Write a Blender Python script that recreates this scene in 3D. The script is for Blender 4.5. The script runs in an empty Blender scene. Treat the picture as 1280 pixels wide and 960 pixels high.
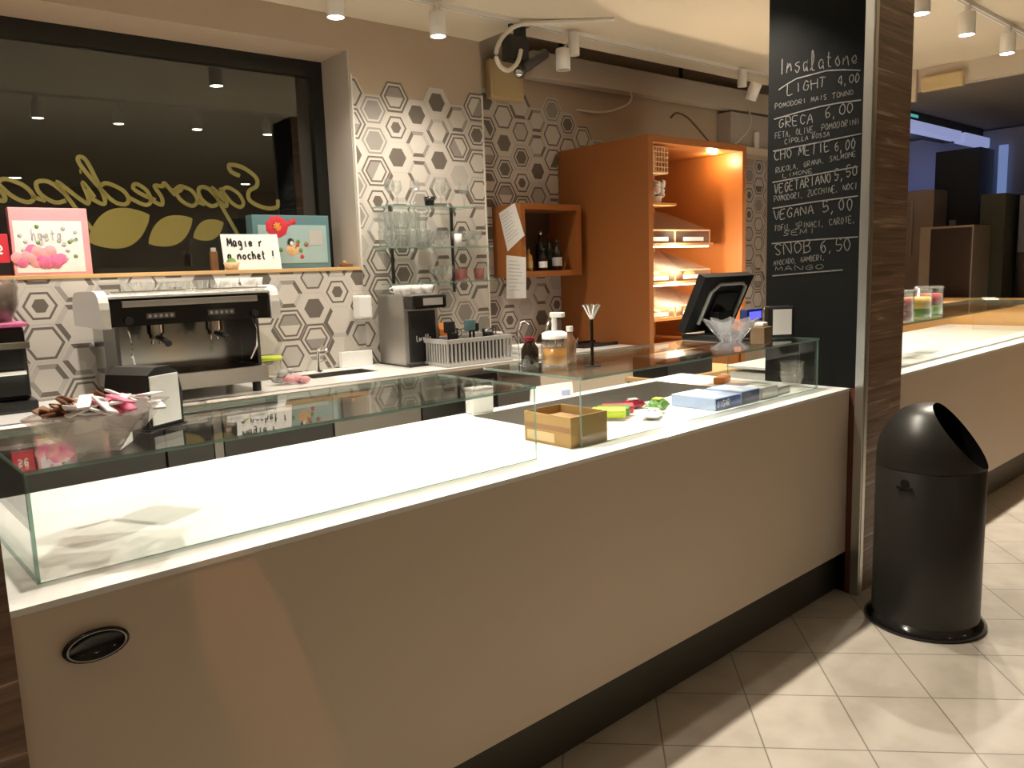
import bpy, bmesh, math, random
from math import sin, cos, pi, radians
from mathutils import Vector, Matrix

random.seed(7)
sc = bpy.context.scene
COL = sc.collection

# ------------------------------------------------------------------ camera
CAM_H = 1.45
f_px, pitch, roll, yaw = 995.17, 0.142926509, -0.0334955413, 0.728696417
cp, sp = cos(pitch), sin(pitch)
Fw = Vector((sin(yaw) * cp, cos(yaw) * cp, -sp))
R0 = Vector((cos(yaw), -sin(yaw), 0))
U0 = R0.cross(Fw)
Rt = cos(roll) * R0 + sin(roll) * U0
Up = -sin(roll) * R0 + cos(roll) * U0
cam = bpy.data.objects.new('camera', bpy.data.cameras.new('camera'))
COL.objects.link(cam)
cam.matrix_world = Matrix(((Rt.x, Up.x, -Fw.x, 0), (Rt.y, Up.y, -Fw.y, 0), (Rt.z, Up.z, -Fw.z, CAM_H), (0, 0, 0, 1)))
cam.data.sensor_width = 36
cam.data.lens = f_px / 1280 * 36
cam.data.clip_start = 0.02
sc.camera = cam

# ------------------------------------------------------------------ world, exposure, light levels
sc.view_settings.view_transform = 'Standard'
sc.view_settings.look = 'None'
sc.view_settings.gamma = 1
sc.view_settings.use_curve_mapping = False
sc.view_settings.exposure = 0.2
wd = bpy.data.worlds.new('night'); sc.world = wd; wd.use_nodes = True
wd.node_tree.nodes['Background'].inputs[0].default_value = (0.5, 0.6, 0.9, 1)
wd.node_tree.nodes['Background'].inputs[1].default_value = 0.004
LAMP = (1, 0.90, 0.76)
P_FRONT, P_BACK, P_RIGHT, P_FILL = 105, 62, 165, 32
sc.cycles.transparent_max_bounces = 32
sc.cycles.max_bounces = 10
sc.cycles.diffuse_bounces = 5

# ------------------------------------------------------------------ materials
MATS = {}


def mat(name, col, rough=.5, metal=0., noise=0., nscale=8., bump=0., emit=None, estr=0., coat=0., spec=.5):
    if name in MATS: return MATS[name]
    m = bpy.data.materials.new(name); m.use_nodes = True
    nt = m.node_tree; b = nt.nodes['Principled BSDF']
    b.inputs['Base Color'].default_value = (*col, 1)
    b.inputs['Roughness'].default_value = rough
    b.inputs['Metallic'].default_value = metal
    b.inputs['Specular IOR Level'].default_value = spec
    b.inputs['Coat Weight'].default_value = coat
    if noise or bump:
        tc = nt.nodes.new('ShaderNodeTexCoord'); nz = nt.nodes.new('ShaderNodeTexNoise')
        nz.inputs['Scale'].default_value = nscale; nz.inputs['Detail'].default_value = 5
        nt.links.new(tc.outputs['Object'], nz.inputs['Vector'])
        if noise:
            mx = nt.nodes.new('ShaderNodeMix'); mx.data_type = 'RGBA'
            mx.inputs[6].default_value = (*[c * (1 - noise) for c in col], 1)
            mx.inputs[7].default_value = (*[min(1, c * (1 + noise)) for c in col], 1)
            nt.links.new(nz.outputs['Fac'], mx.inputs[0]); nt.links.new(mx.outputs[2], b.inputs['Base Color'])
        if bump:
            bp = nt.nodes.new('ShaderNodeBump'); bp.inputs['Strength'].default_value = bump
            nt.links.new(nz.outputs['Fac'], bp.inputs['Height']); nt.links.new(bp.outputs['Normal'], b.inputs['Normal'])
    if emit:
        b.inputs['Emission Color'].default_value = (*emit, 1); b.inputs['Emission Strength'].default_value = estr
    MATS[name] = m
    return m


def glassmat(name, tint=(1, 1, 1), rough=0.0, ior=1.5, body=0., bodycol=(.6, .7, .65)):
    """thin sheet glass: clear or tinted passage plus the mirror of its surface"""
    m = bpy.data.materials.new(name); m.use_nodes = True
    nt = m.node_tree; nt.nodes.remove(nt.nodes['Principled BSDF'])
    out = nt.nodes['Material Output']
    tr = nt.nodes.new('ShaderNodeBsdfTransparent'); tr.inputs[0].default_value = (*tint, 1)
    gl = nt.nodes.new('ShaderNodeBsdfGlossy'); gl.inputs['Roughness'].default_value = rough
    fr = nt.nodes.new('ShaderNodeFresnel')
    ge = nt.nodes.new('ShaderNodeNewGeometry'); mr = nt.nodes.new('ShaderNodeMapRange')   # same mirror strength on both faces of a sheet
    mr.inputs[3].default_value = ior; mr.inputs[4].default_value = 1 / ior
    nt.links.new(ge.outputs['Backfacing'], mr.inputs[0]); nt.links.new(mr.outputs[0], fr.inputs[0])
    mx = nt.nodes.new('ShaderNodeMixShader')
    src = tr.outputs[0]
    if body:
        df = nt.nodes.new('ShaderNodeBsdfDiffuse'); df.inputs[0].default_value = (*bodycol, 1)
        m2 = nt.nodes.new('ShaderNodeMixShader'); m2.inputs[0].default_value = body
        nt.links.new(tr.outputs[0], m2.inputs[1]); nt.links.new(df.outputs[0], m2.inputs[2]); src = m2.outputs[0]
    nt.links.new(fr.outputs[0], mx.inputs[0]); nt.links.new(src, mx.inputs[1]); nt.links.new(gl.outputs[0], mx.inputs[2])
    nt.links.new(mx.outputs[0], out.inputs[0])
    MATS[name] = m
    return m


M = dict(
    white_top=mat('white_top', (.86, .86, .84), .22, noise=.02, nscale=4),
    panel=mat('panel', (.68, .575, .46), .55, noise=.03, nscale=2),
    kick=mat('kick', (.055, .052, .04), .45, noise=.1),
    steel=mat('steel', (.55, .53, .50), .28, 1, noise=.05, nscale=20),
    steel_soft=mat('steel_soft', (.46, .44, .41), .42, 1, noise=.05, nscale=12),
    chrome=mat('chrome', (.8, .8, .8), .08, 1),
    dark_steel=mat('dark_steel', (.12, .12, .12), .3, 1),
    black=mat('black', (.012, .012, .012), .35),
    black_matte=mat('black_matte', (.016, .016, .016), .6),
    black_gloss=mat('black_gloss', (.01, .01, .01), .12),
    bin_black=mat('bin_black', (.019, .0185, .016), .36, noise=.05),
    white=mat('white', (.80, .80, .78), .35),
    white_matte=mat('white_matte', (.78, .77, .74), .7),
    paper=mat('paper', (.74, .72, .68), .8, noise=.03),
    plaster=mat('plaster', (.50, .40, .30), .85, noise=.06, nscale=3, bump=.03),
    plaster_grey=mat('plaster_grey', (.50, .46, .41), .85, noise=.05, nscale=3),
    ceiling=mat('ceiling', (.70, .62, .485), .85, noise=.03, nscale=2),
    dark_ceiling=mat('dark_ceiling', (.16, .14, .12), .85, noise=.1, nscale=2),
    beam=mat('beam', (.60, .52, .42), .6, noise=.05, nscale=3),
    tile_light=mat('tile_light', (.58, .54, .49), .4, noise=.05, nscale=6),
    tile_pale=mat('tile_pale', (.47, .445, .41), .4, noise=.06, nscale=6),
    tile_mid=mat('tile_mid', (.31, .285, .26), .4, noise=.07, nscale=6),
    tile_dark=mat('tile_dark', (.15, .128, .108), .4, noise=.08, nscale=6),
    trim_white=mat('trim_white', (.7, .67, .6), .4),
    frame_black=mat('frame_black', (.012, .014, .012), .3),
    gold=mat('gold', (.40, .30, .08), .5, .0, noise=.05),
    wood_pale=mat('wood_pale', (.60, .38, .17), .45, noise=.15, nscale=12),
    inside_shade=mat('inside_shade', (.07, .04, .022), .5, noise=.3, nscale=6),
    orange=mat('orange', (.34, .118, .030), .38, noise=.06, nscale=2),
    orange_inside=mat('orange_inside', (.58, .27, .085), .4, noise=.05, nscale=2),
    slate=mat('slate', (.0065, .007, .0065), .85, noise=.3, nscale=5, spec=.15),
    chalk=mat('chalk', (.15, .142, .13), .9, noise=.5, nscale=90),
    alu=mat('alu', (.60, .60, .57), .3, .9),
    cable_white=mat('cable_white', (.72, .68, .6), .5),
    yellow_beige=mat('yellow_beige', (.62, .48, .26), .6),
    lamp_white=mat('lamp_white', (.80, .77, .72), .4),
    pink=mat('pink', (.70, .33, .36), .5, noise=.1),
    magenta=mat('magenta', (.62, .14, .30), .6, noise=.35, nscale=40),
    red=mat('red', (.55, .03, .05), .45),
    teal=mat('teal', (.10, .20, .22), .45, noise=.1),
    teal_pale=mat('teal_pale', (.30, .42, .42), .5, noise=.1),
    green_leaf=mat('green_leaf', (.12, .26, .05), .5, noise=.3),
    brown=mat('brown', (.16, .075, .03), .5, noise=.3, nscale=30),
    beans=mat('beans', (.10, .045, .02), .35, noise=.4, nscale=60, bump=.3),
    lime=mat('lime', (.55, .68, .04), .45),
    orange_jam=mat('orange_jam', (.60, .25, .005), .2),
    orange_card=mat('orange_card', (.72, .23, .04), .5),
    card=mat('card', (.40, .26, .095), .75, noise=.08, nscale=10),
    card_dark=mat('card_dark', (.30, .17, .08), .75, noise=.1, nscale=10),
    grey_plastic=mat('grey_plastic', (.42, .41, .39), .5),
    blue=mat('blue', (.06, .12, .42), .45, noise=.1),
    blue_pale=mat('blue_pale', (.45, .55, .80), .5, noise=.1),
    navy=mat('navy', (.02, .03, .13), .45),
    green_pack=mat('green_pack', (.10, .24, .04), .35, noise=.3, nscale=40),
    sachet_brown=mat('sachet_brown', (.20, .085, .035), .5, noise=.3, nscale=30),
    sachet_white=mat('sachet_white', (.72, .70, .70), .55, noise=.1, nscale=30),
    sachet_pink=mat('sachet_pink', (.75, .18, .30), .5, noise=.2, nscale=30),
    bread=mat('bread', (.62, .40, .20), .7, noise=.3, nscale=25, bump=.3),
    wicker=mat('wicker', (.66, .46, .26), .7, noise=.3, nscale=40, bump=.3),
    wine=mat('wine', (.22, .015, .03), .2),
    bottle_dark=mat('bottle_dark', (.018, .012, .008), .12),
    bottle_green=mat('bottle_green', (.02, .05, .02), .12),
    amber=mat('amber', (.42, .20, .04), .15),
    orange_wood=mat('orange_wood', (.62, .34, .12), .4, noise=.15, nscale=10),
    kitchen_wall=mat('kitchen_wall', (.35, .37, .45), .5, noise=.05),
    kitchen_dark=mat('kitchen_dark', (.03, .03, .025), .5, noise=.2),
    olive=mat('olive', (.09, .09, .055), .5, noise=.1),
    warm_lit_steel=mat('warm_lit_steel', (.46, .37, .28), .35, .3, noise=.15, nscale=2),  # kitchen steel with the warm light on it put into the colour
    led=mat('led', (.1, .1, .1), .5, emit=(1, .9, .74), estr=45),
    led_warm=mat('led_warm', (.1, .1, .1), .5, emit=(1, .72, .38), estr=14),
    led_blue=mat('led_blue', (.1, .1, .1), .5, emit=(.35, .5, 1), estr=.35),
    glow_steel=mat('glow_steel', (.3, .32, .4), .5, emit=(.40, .47, .85), estr=.5),  # emission stands in for the blue light on the steel hood rails
    lcd_blue=mat('lcd_blue', (.02, .02, .1), .3, emit=(.12, .12, 1), estr=1.3),
    screen=mat('screen', (.02, .02, .02), .08),
)
M['glass'] = glassmat('glass', (.965, .985, .975), ior=1.42)
M['glass_edge'] = glassmat('glass_edge', (.45, .66, .58), body=.45, bodycol=(.38, .5, .45))
M['glassware'] = glassmat('glassware', (.93, .94, .93), ior=1.5, body=.05, bodycol=(.8, .8, .8))
M['crystal'] = glassmat('crystal', (.9, .9, .92), ior=1.7, body=.07, bodycol=(.85, .85, .88))
M['bowl_glass'] = glassmat('bowl_glass', (.9, .88, .86), ior=1.6, body=.18, bodycol=(.75, .68, .64))
M['acrylic'] = glassmat('acrylic', (.95, .94, .92), ior=1.45, body=.06, bodycol=(.9, .85, .8))
M['window_glass'] = glassmat('window_glass', (.9, .93, .92), ior=1.9)
M['pink_glass'] = glassmat('pink_glass', (.85, .62, .60), body=.15, bodycol=(.6, .35, .33))


def floor_material():
    m = bpy.data.materials.new('floor_tile'); m.use_nodes = True
    nt = m.node_tree; b = nt.nodes['Principled BSDF']; N = nt.nodes.new; L = nt.links.new
    tc = N('ShaderNodeTexCoord'); mp = N('ShaderNodeMapping')
    mp.inputs['Rotation'].default_value = (0, 0, radians(47.6))
    # rotated frame: y' runs across the joints
    a = radians(47.6)
    mp.inputs['Location'].default_value = (.110, .165, 0)
    br = N('ShaderNodeTexBrick'); br.offset = 0.0; br.squash = 1
    br.inputs['Scale'].default_value = 1
    br.inputs['Brick Width'].default_value = .302; br.inputs['Row Height'].default_value = .305
    br.inputs['Mortar Size'].default_value = .0028; br.inputs['Mortar Smooth'].default_value = .2
    br.inputs['Color1'].default_value = (.51, .46, .395, 1); br.inputs['Color2'].default_value = (.46, .415, .35, 1)
    br.inputs['Mortar'].default_value = (.23, .20, .16, 1)
    nz = N('ShaderNodeTexNoise'); nz.inputs['Scale'].default_value = 6; nz.inputs['Detail'].default_value = 8
    mx = N('ShaderNodeMix'); mx.data_type = 'RGBA'; mx.blend_type = 'MULTIPLY'; mx.inputs[0].default_value = .45
    rp = N('ShaderNodeValToRGB'); rp.color_ramp.elements[0].position = .35; rp.color_ramp.elements[0].color = (.62, .6, .57, 1)
    rp.color_ramp.elements[1].position = .6; rp.color_ramp.elements[1].color = (1, 1, 1, 1)
    L(tc.outputs['Object'], mp.inputs[0]); L(mp.outputs[0], br.inputs[0]); L(tc.outputs['Object'], nz.inputs[0])
    L(nz.outputs[0], rp.inputs[0]); L(br.outputs[0], mx.inputs[6]); L(rp.outputs[0], mx.inputs[7]); L(mx.outputs[2], b.inputs['Base Color'])
    b.inputs['Roughness'].default_value = .42
    bp = N('ShaderNodeBump'); bp.inputs['Strength'].default_value = .25; bp.inputs['Distance'].default_value = .004; bp.invert = True
    L(br.outputs['Fac'], bp.inputs['Height']); L(bp.outputs[0], b.inputs['Normal'])
    return m


def wallpaper_material():
    """dark wood-plank wallpaper with pale scratches running across"""
    m = bpy.data.materials.new('plank_paper'); m.use_nodes = True
    nt = m.node_tree; b = nt.nodes['Principled BSDF']; N = nt.nodes.new; L = nt.links.new
    tc = N('ShaderNodeTexCoord'); mp = N('ShaderNodeMapping'); mp.inputs['Scale'].default_value = (1.2, 1.2, 30)
    nz = N('ShaderNodeTexNoise'); nz.inputs['Scale'].default_value = 1.6; nz.inputs['Detail'].default_value = 7; nz.inputs['Distortion'].default_value = .8
    rp = N('ShaderNodeValToRGB'); e = rp.color_ramp.elements
    e[0].position = .3; e[0].color = (.11, .066, .042, 1); e[1].position = .60; e[1].color = (.26, .165, .108, 1)
    e2 = e.new(.70); e2.color = (.55, .44, .34, 1)
    L(tc.outputs['Object'], mp.inputs[0]); L(mp.outputs[0], nz.inputs[0]); L(nz.outputs[0], rp.inputs[0]); L(rp.outputs[0], b.inputs['Base Color'])
    b.inputs['Roughness'].default_value = .42
    return m


M['floor'] = floor_material()
M['plank_paper'] = wallpaper_material()

# ------------------------------------------------------------------ mesh builder


class MB:
    def __init__(s): s.v, s.f, s.m, s.sm = [], [], [], []

    def add(s, verts, faces, mi=0, smooth=False):
        o = len(s.v); s.v += [tuple(p) for p in verts]
        for i, fc in enumerate(faces):
            s.f.append(tuple(o + k for k in fc)); s.m.append(mi[i] if isinstance(mi, (list, tuple)) else mi); s.sm.append(smooth)
        return s

    def box(s, x0, x1, y0, y1, z0, z1, mi=0, bev=0.):
        if bev:
            bm = bmesh.new(); bmesh.ops.create_cube(bm, size=1)
            bmesh.ops.scale(bm, vec=(x1 - x0, y1 - y0, z1 - z0), verts=bm.verts)
            bmesh.ops.translate(bm, vec=((x0 + x1) / 2, (y0 + y1) / 2, (z0 + z1) / 2), verts=bm.verts)
            bmesh.ops.bevel(bm, geom=bm.edges[:], offset=bev, segments=2, affect='EDGES', profile=.6)
            return s.frombm(bm, mi)
        v = [(x0, y0, z0), (x1, y0, z0), (x1, y1, z0), (x0, y1, z0), (x0, y0, z1), (x1, y0, z1), (x1, y1, z1), (x0, y1, z1)]
        return s.add(v, [(3, 2, 1, 0), (4, 5, 6, 7), (0, 1, 5, 4), (1, 2, 6, 5), (2, 3, 7, 6), (3, 0, 4, 7)], mi)

    def pane(s, x0, x1, y0, y1, z0, z1):
        """sheet of glass: broad faces slot 0, cut edges slot 1"""
        d = [x1 - x0, y1 - y0, z1 - z0]; k = d.index(min(d))
        mi = [1] * 6
        for fi in ((4, 5) if 0 else {2: (0, 1), 1: (2, 4), 0: (3, 5)}[k]): mi[fi] = 0
        return s.box(x0, x1, y0, y1, z0, z1, mi)

    def frombm(s, bm, mi=0, smooth=False):
        bm.verts.index_update()
        s.add([v.co[:] for v in bm.verts], [[v.index for v in f.verts] for f in bm.faces], mi, smooth); bm.free(); return s

    def lathe(s, prof, c=(0, 0, 0), n=24, mi=0, smooth=True, ax='z', sx=1., sy=1.):
        """prof: (r, h) pairs"""
        o = []; m = len(prof)
        for i in range(n):
            a = 2 * pi * i / n
            for r, h in prof:
                p = (r * cos(a) * sx, r * sin(a) * sy, h)
                if ax == 'x': p = (h, p[0], p[1])
                elif ax == 'y': p = (p[0], h, p[1])
                o.append((c[0] + p[0], c[1] + p[1], c[2] + p[2]))
        fs = []
        for i in range(n):
            j = (i + 1) % n
            for k in range(m - 1):
                if prof[k][0] < 1e-6: fs.append((i * m + k, j * m + k + 1, i * m + k + 1))
                elif prof[k + 1][0] < 1e-6: fs.append((i * m + k, j * m + k, i * m + k + 1))
                else: fs.append((i * m + k, j * m + k, j * m + k + 1, i * m + k + 1))
        if ax == 'y': fs = [f[::-1] for f in fs]
        return s.add(o, fs, mi, smooth)

    def cyl(s, c, r, h, n=24, mi=0, r2=None, ax='z'):
        r2 = r if r2 is None else r2
        s.lathe([(0, 0), (r, 0)], c, n, mi, False, ax); s.lathe([(r, 0), (r2, h)], c, n, mi, True, ax)
        return s.lathe([(r2, h), (0, h)], c, n, mi, False, ax)

    def tube(s, pts, r, n=8, mi=0, r2=None):
        pts = [Vector(p) for p in pts]; o = []
        for i, p in enumerate(pts):
            t = (pts[min(i + 1, len(pts) - 1)] - pts[max(i - 1, 0)]).normalized()
            a = t.cross(Vector((0, 0, 1)))
            if a.length < .05: a = t.cross(Vector((1, 0, 0)))
            a.normalize(); b = t.cross(a)
            rr = r if r2 is None else r + (r2 - r) * i / (len(pts) - 1)
            for k in range(n):
                g = 2 * pi * k / n; o.append(p + rr * (cos(g) * a + sin(g) * b))
        fs = [(i * n + k, i * n + (k + 1) % n, (i + 1) * n + (k + 1) % n, (i + 1) * n + k) for i in range(len(pts) - 1) for k in range(n)]
        s.add(o, fs, mi, True)
        s.add(o[:n], [tuple(range(n))], mi); s.add(o[-n:], [tuple(range(n))[::-1]], mi)
        return s

    def prism(s, poly, z0, z1, mi=0, axis='z'):
        """poly of (a, b) pairs extruded along an axis; axis x: (y, z), axis y: (x, z), axis z: (x, y)"""
        n = len(poly)
        P = {'z': lambda a, b, h: (a, b, h), 'y': lambda a, b, h: (a, h, b), 'x': lambda a, b, h: (h, a, b)}[axis]
        o = [P(a, b, z0) for a, b in poly] + [P(a, b, z1) for a, b in poly]
        fs = [tuple(range(n))[::-1], tuple(range(n, 2 * n))] + [(i, (i + 1) % n, n + (i + 1) % n, n + i) for i in range(n)]
        return s.add(o, fs, mi)

    def sphere(s, c, r, mi=0, n=12, sx=1, sy=1, sz=1):
        return s.lathe([(max(0, r * sin(pi * k / n)), -r * sz * cos(pi * k / n)) for k in range(n + 1)], c, max(8, n), mi, True, 'z', sx, sy)

    def xf(s, mtx):
        s.v = [tuple(mtx @ Vector(p)) for p in s.v]; return s

    def build(s, name, mats, parent=None, loc=(0, 0, 0), rz=0):
        me = bpy.data.meshes.new(name); me.from_pydata(s.v, [], s.f)
        for x in (mats if isinstance(mats, (list, tuple)) else [mats]): me.materials.append(x)
        me.polygons.foreach_set('material_index', s.m); me.polygons.foreach_set('use_smooth', s.sm)
        bm = bmesh.new(); bm.from_mesh(me); bmesh.ops.recalc_face_normals(bm, faces=bm.faces); bm.to_mesh(me); bm.free()
        me.update()
        o = bpy.data.objects.new(name, me); COL.objects.link(o)
        o.location = loc; o.rotation_euler = (0, 0, rz); o.parent = parent
        return o


def tag(o, label, cat, group=None, kind=None):
    o['label'] = label; o['category'] = cat
    if group: o['group'] = group
    if kind: o['kind'] = kind
    return o


def thing(name, label, cat, loc=(0, 0, 0), rz=0, group=None):
    o = bpy.data.objects.new(name, None); COL.objects.link(o); o.empty_display_size = .05
    o.location = loc; o.rotation_euler = (0, 0, rz)
    return tag(o, label, cat, group)


def struct(mb, name, m, rz=0, label=None, cat=None):
    o = mb.build(name, m, None, (0, 0, 0), rz); o['kind'] = 'structure'
    if label: o['label'] = label; o['category'] = cat
    return o


def dup(root, loc, rz=0, label=None, group=None):
    r = root.copy(); COL.objects.link(r); r.location = loc; r.rotation_euler = (0, 0, rz)
    if label: r['label'] = label
    if group: r['group'] = group
    for ch in list(root.children):
        c = ch.copy(); COL.objects.link(c); c.parent = r
        for g in list(ch.children):
            d = g.copy(); COL.objects.link(d); d.parent = c
    return r


# the back wall stands at a slight angle to the counter: its own axes u (along), v (away)
BA = -0.0502429891


def B(u, v, z): return (u * cos(BA) - v * sin(BA), u * sin(BA) + v * cos(BA), z)


W1, W2, CZ = 4.2, 4.36, 2.88
ZT, ZB, ZG = .905, .92, 1.12      # counter top, back counter, glass plate

# ------------------------------------------------------------------ setting
struct(MB().box(-4, 9.8, -4.5, 5.6, -.1, 0), 'floor', M['floor'])
# suspended ceiling: runs to the tiled wall at left, ends in an edge short of the recess at right
c = MB().box(-5, 3.215, -5.2, W1 + .02, CZ, CZ + .05).box(3.215, 6.72, -5.2, 3.95, CZ, CZ + .05)
struct(c, 'ceiling', M['ceiling'], BA)
struct(MB().box(-5, 12, -5.5, 6, 3.3, 3.4), 'ceiling_upper', M['plaster_grey'], BA)
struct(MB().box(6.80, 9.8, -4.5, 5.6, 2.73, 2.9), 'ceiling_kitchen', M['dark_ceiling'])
struct(MB().box(6.72, 6.80, -4.5, 3.3, 2.725, 2.94), 'trim_1', M['beam'])
# wall with the window opening (u -1 .. 2.28, z 1.49 .. 2.70)
UW0, UW1, ZW0, ZW1 = -1.2, 2.285, 1.475, 2.70
w = MB().box(-5, UW0, W1, W1 + .5, 0, 3.3).box(UW0, UW1, W1, W1 + .5, 0, ZW0).box(UW0, UW1, W1, W1 + .5, ZW1, 3.3).box(UW1, 3.215, W1, W1 + .5, 0, 3.3)
struct(w, 'wall_back', M['plaster'], BA)
struct(MB().box(3.215, 9.9, W2, W2 + .3, 0, 3.3), 'wall_recess', M['plaster'], BA)
struct(MB().box(-4.2, -4, -4.6, 5.6, 0, 3.3), 'wall_left', M['plaster'])
struct(MB().box(9.6, 9.8, -4.6, 5.6, 0, 3.3), 'wall_right', M['plaster_grey'])
struct(MB().box(-4, 9.8, -4.7, -4.5, 0, 3.3), 'wall_front', M['plaster'])

# hexagon wall tiles, flat-topped, 17.5 cm
PITCH = .172; COLW = PITCH * math.sqrt(3) / 2
RR = [0, .36, .50, .62, .74, .88, 1.0]
D_, L_, P_, K_ = 3, 0, 1, 2   # dark, light, pale, mid
PATS = [
    [[D_], [L_], [L_], [D_], [L_], [L_]],
    [[D_], [D_], [L_], [D_], [L_], [P_]],
    [[L_], [L_], [L_], [L_], [D_], [L_]],
    [[P_], [P_], [P_], [D_], [L_], [L_]],
    [[L_], [L_], [L_], [L_], [D_, P_, D_, L_, L_, D_], [D_, P_, D_, L_, L_, D_]],
    [[L_], [L_], [L_], [K_, P_, K_, D_, P_, D_], [K_, P_, K_, D_, P_, D_], [L_]],
    [[D_], [D_], [D_], [L_], [L_], [L_]],
    [[P_], [P_], [P_], [P_], [L_], [L_]],
    [[D_, D_, D_, L_, L_, L_], [D_, D_, D_, L_, L_, L_], [D_, D_, D_, L_, L_, L_], [L_], [D_], [L_]],
    [[K_, K_, K_, L_, L_, L_], [K_, K_, K_, L_, L_, L_], [K_, K_, K_, L_, L_, L_], [D_], [L_], [D_]],
    [[L_], [L_], [L_], [D_], [L_], [D_, D_, L_, L_, P_, P_]],
    [[K_], [K_], [K_], [L_], [K_], [L_]],
]


def clip(poly, a, b, cc):   # keep a*x+b*y<=c
    out = []
    for i in range(len(poly)):
        p, q = poly[i], poly[(i + 1) % len(poly)]
        dp, dq = a * p[0] + b * p[1] - cc, a * q[0] + b * q[1] - cc
        if dp <= 0: out.append(p)
        if dp * dq < 0:
            t = dp / (dp - dq); out.append((p[0] + t * (q[0] - p[0]), p[1] + t * (q[1] - p[1])))
    return out


def hex_tiles(mb, u0, u1, z0, z1, ou, oz, v, top=None, seed=3):
    rnd = random.Random(seed); s = PITCH / math.sqrt(3)
    for ci in range(int((u0 - ou) / COLW) - 2, int((u1 - ou) / COLW) + 3):
        cu = ou + ci * COLW
        for ri in range(int((z0 - oz) / PITCH) - 2, int((z1 - oz) / PITCH) + 3):
            cz = oz + ri * PITCH + (PITCH / 2 if ci % 2 else 0)
            pat = PATS[rnd.randrange(len(PATS))]; rot = rnd.randrange(6)
            if top and cz > top(cu): continue
            if cu < u0 - s or cu > u1 + s or cz < z0 - s or cz > z1 + s: continue
            for k in range(6):
                a0, a1 = pi / 3 * k, pi / 3 * (k + 1)
                for j in range(6):
                    r0, r1 = RR[j] * s * .985, RR[j + 1] * s * .985
                    q = [(cu + r1 * cos(a0), cz + r1 * sin(a0)), (cu + r1 * cos(a1), cz + r1 * sin(a1))]
                    q += [(cu + r0 * cos(a1), cz + r0 * sin(a1)), (cu + r0 * cos(a0), cz + r0 * sin(a0))] if j else [(cu, cz)]
                    for cl in ((-1, 0, -u0), (1, 0, u1), (0, -1, -z0), (0, 1, z1)):
                        q = clip(q, *cl)
                        if len(q) < 3: break
                    if len(q) < 3: continue
                    ring = pat[j]; mi = ring[(k + rot) % len(ring)]
                    mb.add([(x, v, z) for x, z in q], [tuple(range(len(q)))], mi)


OU, OZ = 2.417, 2.216
TM = [M['tile_light'], M['tile_pale'], M['tile_mid'], M['tile_dark']]
t = MB()
hex_tiles(t, UW1 + .002, 3.213, ZB, 2.75, OU, OZ, W1 - .006, top=lambda u: 2.50, seed=3)
hex_tiles(t, -1.2, UW1, ZB, ZW0 - .001, OU, OZ, W1 - .006, seed=5)
t.box(-1.2, UW1, W1 - .0055, W1 - .001, ZB, ZW0 - .001, 1).box(UW1, 3.213, W1 - .0055, W1 - .001, ZB, 2.38, 1)
struct(t, 'wall_back_tiles', TM, BA)
t = MB()
hex_tiles(t, 3.217, 6.6, ZB, 2.75, 3.66, 2.387, W2 - .006, top=lambda u: 2.58 if u < 3.9 else max(2.58 - (u - 3.9) * .35, 2.36), seed=9)
t.box(3.217, 6.6, W2 - .0055, W2 - .001, ZB, 2.30, 1)
struct(t, 'wall_recess_tiles', TM, BA)
struct(MB().box(3.205, 3.216, W1 - .012, W1 - .001, ZB, 2.55).box(UW1 - .004, UW1 + .006, W1 - .012, W1 - .001, ZW0, 2.57), 'trim_2', M['trim_white'], BA)

# window: black frame, dark pane, gold lettering on the outside seen in reverse
VG = 4.52
fr = MB().box(UW0, UW1, VG, VG + .06, ZW1 - .09, ZW1).box(UW0, UW1, VG, VG + .06, ZW0, ZW0 + .05)
fr.box(UW1 - .085, UW1, VG, VG + .06, ZW0 + .05, ZW1 - .09).box(UW0, UW0 + .08, VG, VG + .06, ZW0 + .05, ZW1 - .09)
fr.box(UW1 - .012, UW1, W1, VG, ZW0, ZW1, 1)
fo = struct(fr, 'window_1', [M['frame_black'], M['plaster_grey']], BA, 'black framed shop window at night with gold lettering in reverse', 'window')
MB().box(UW0 + .06, UW1 - .08, VG + .025, VG + .033, ZW0 + .04, ZW1 - .08).build('window_pane', M['window_glass'], fo)
struct(MB().box(UW0 - .3, UW1 + .6, 5.15, 5.2, .5, 3.3).box(UW0 - .3, UW1 + .3, W1 + .5, 5.15, 3.0, 3.05), 'wall_night_backing', M['black_matte'], BA)  # unseen black backing and lid, added to keep the window dark behind the glass


def ribbon(mb, pts, w, P, mi=0, closed=False):
    """flat painted stroke through 2D points; P maps (x, y) to space"""
    pts = [Vector(p) for p in pts]
    o = []
    for i, p in enumerate(pts):
        t = pts[min(i + 1, len(pts) - 1)] - pts[max(i - 1, 0)]
        if t.length < 1e-9: t = Vector((1, 0))
        t.normalize(); nn = Vector((-t.y, t.x)) * w / 2
        o += [P(*(p + nn)), P(*(p - nn))]
    mb.add(o, [(2 * i, 2 * i + 1, 2 * i + 3, 2 * i + 2) for i in range(len(pts) - 1)], mi)


def smooth_path(pts, k=6):
    out = []
    n = len(pts)
    for i in range(n - 1):
        p0, p1, p2, p3 = pts[max(i - 1, 0)], pts[i], pts[i + 1], pts[min(i + 2, n - 1)]
        for j in range(k):
            t = j / k
            out.append(tuple(.5 * (2 * p1[q] + (p2[q] - p0[q]) * t + (2 * p0[q] - 5 * p1[q] + 4 * p2[q] - p3[q]) * t * t + (3 * p1[q] - p0[q] - 3 * p2[q] + p3[q]) * t ** 3) for q in (0, 1)))
    out.append(pts[-1]); return out


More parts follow.
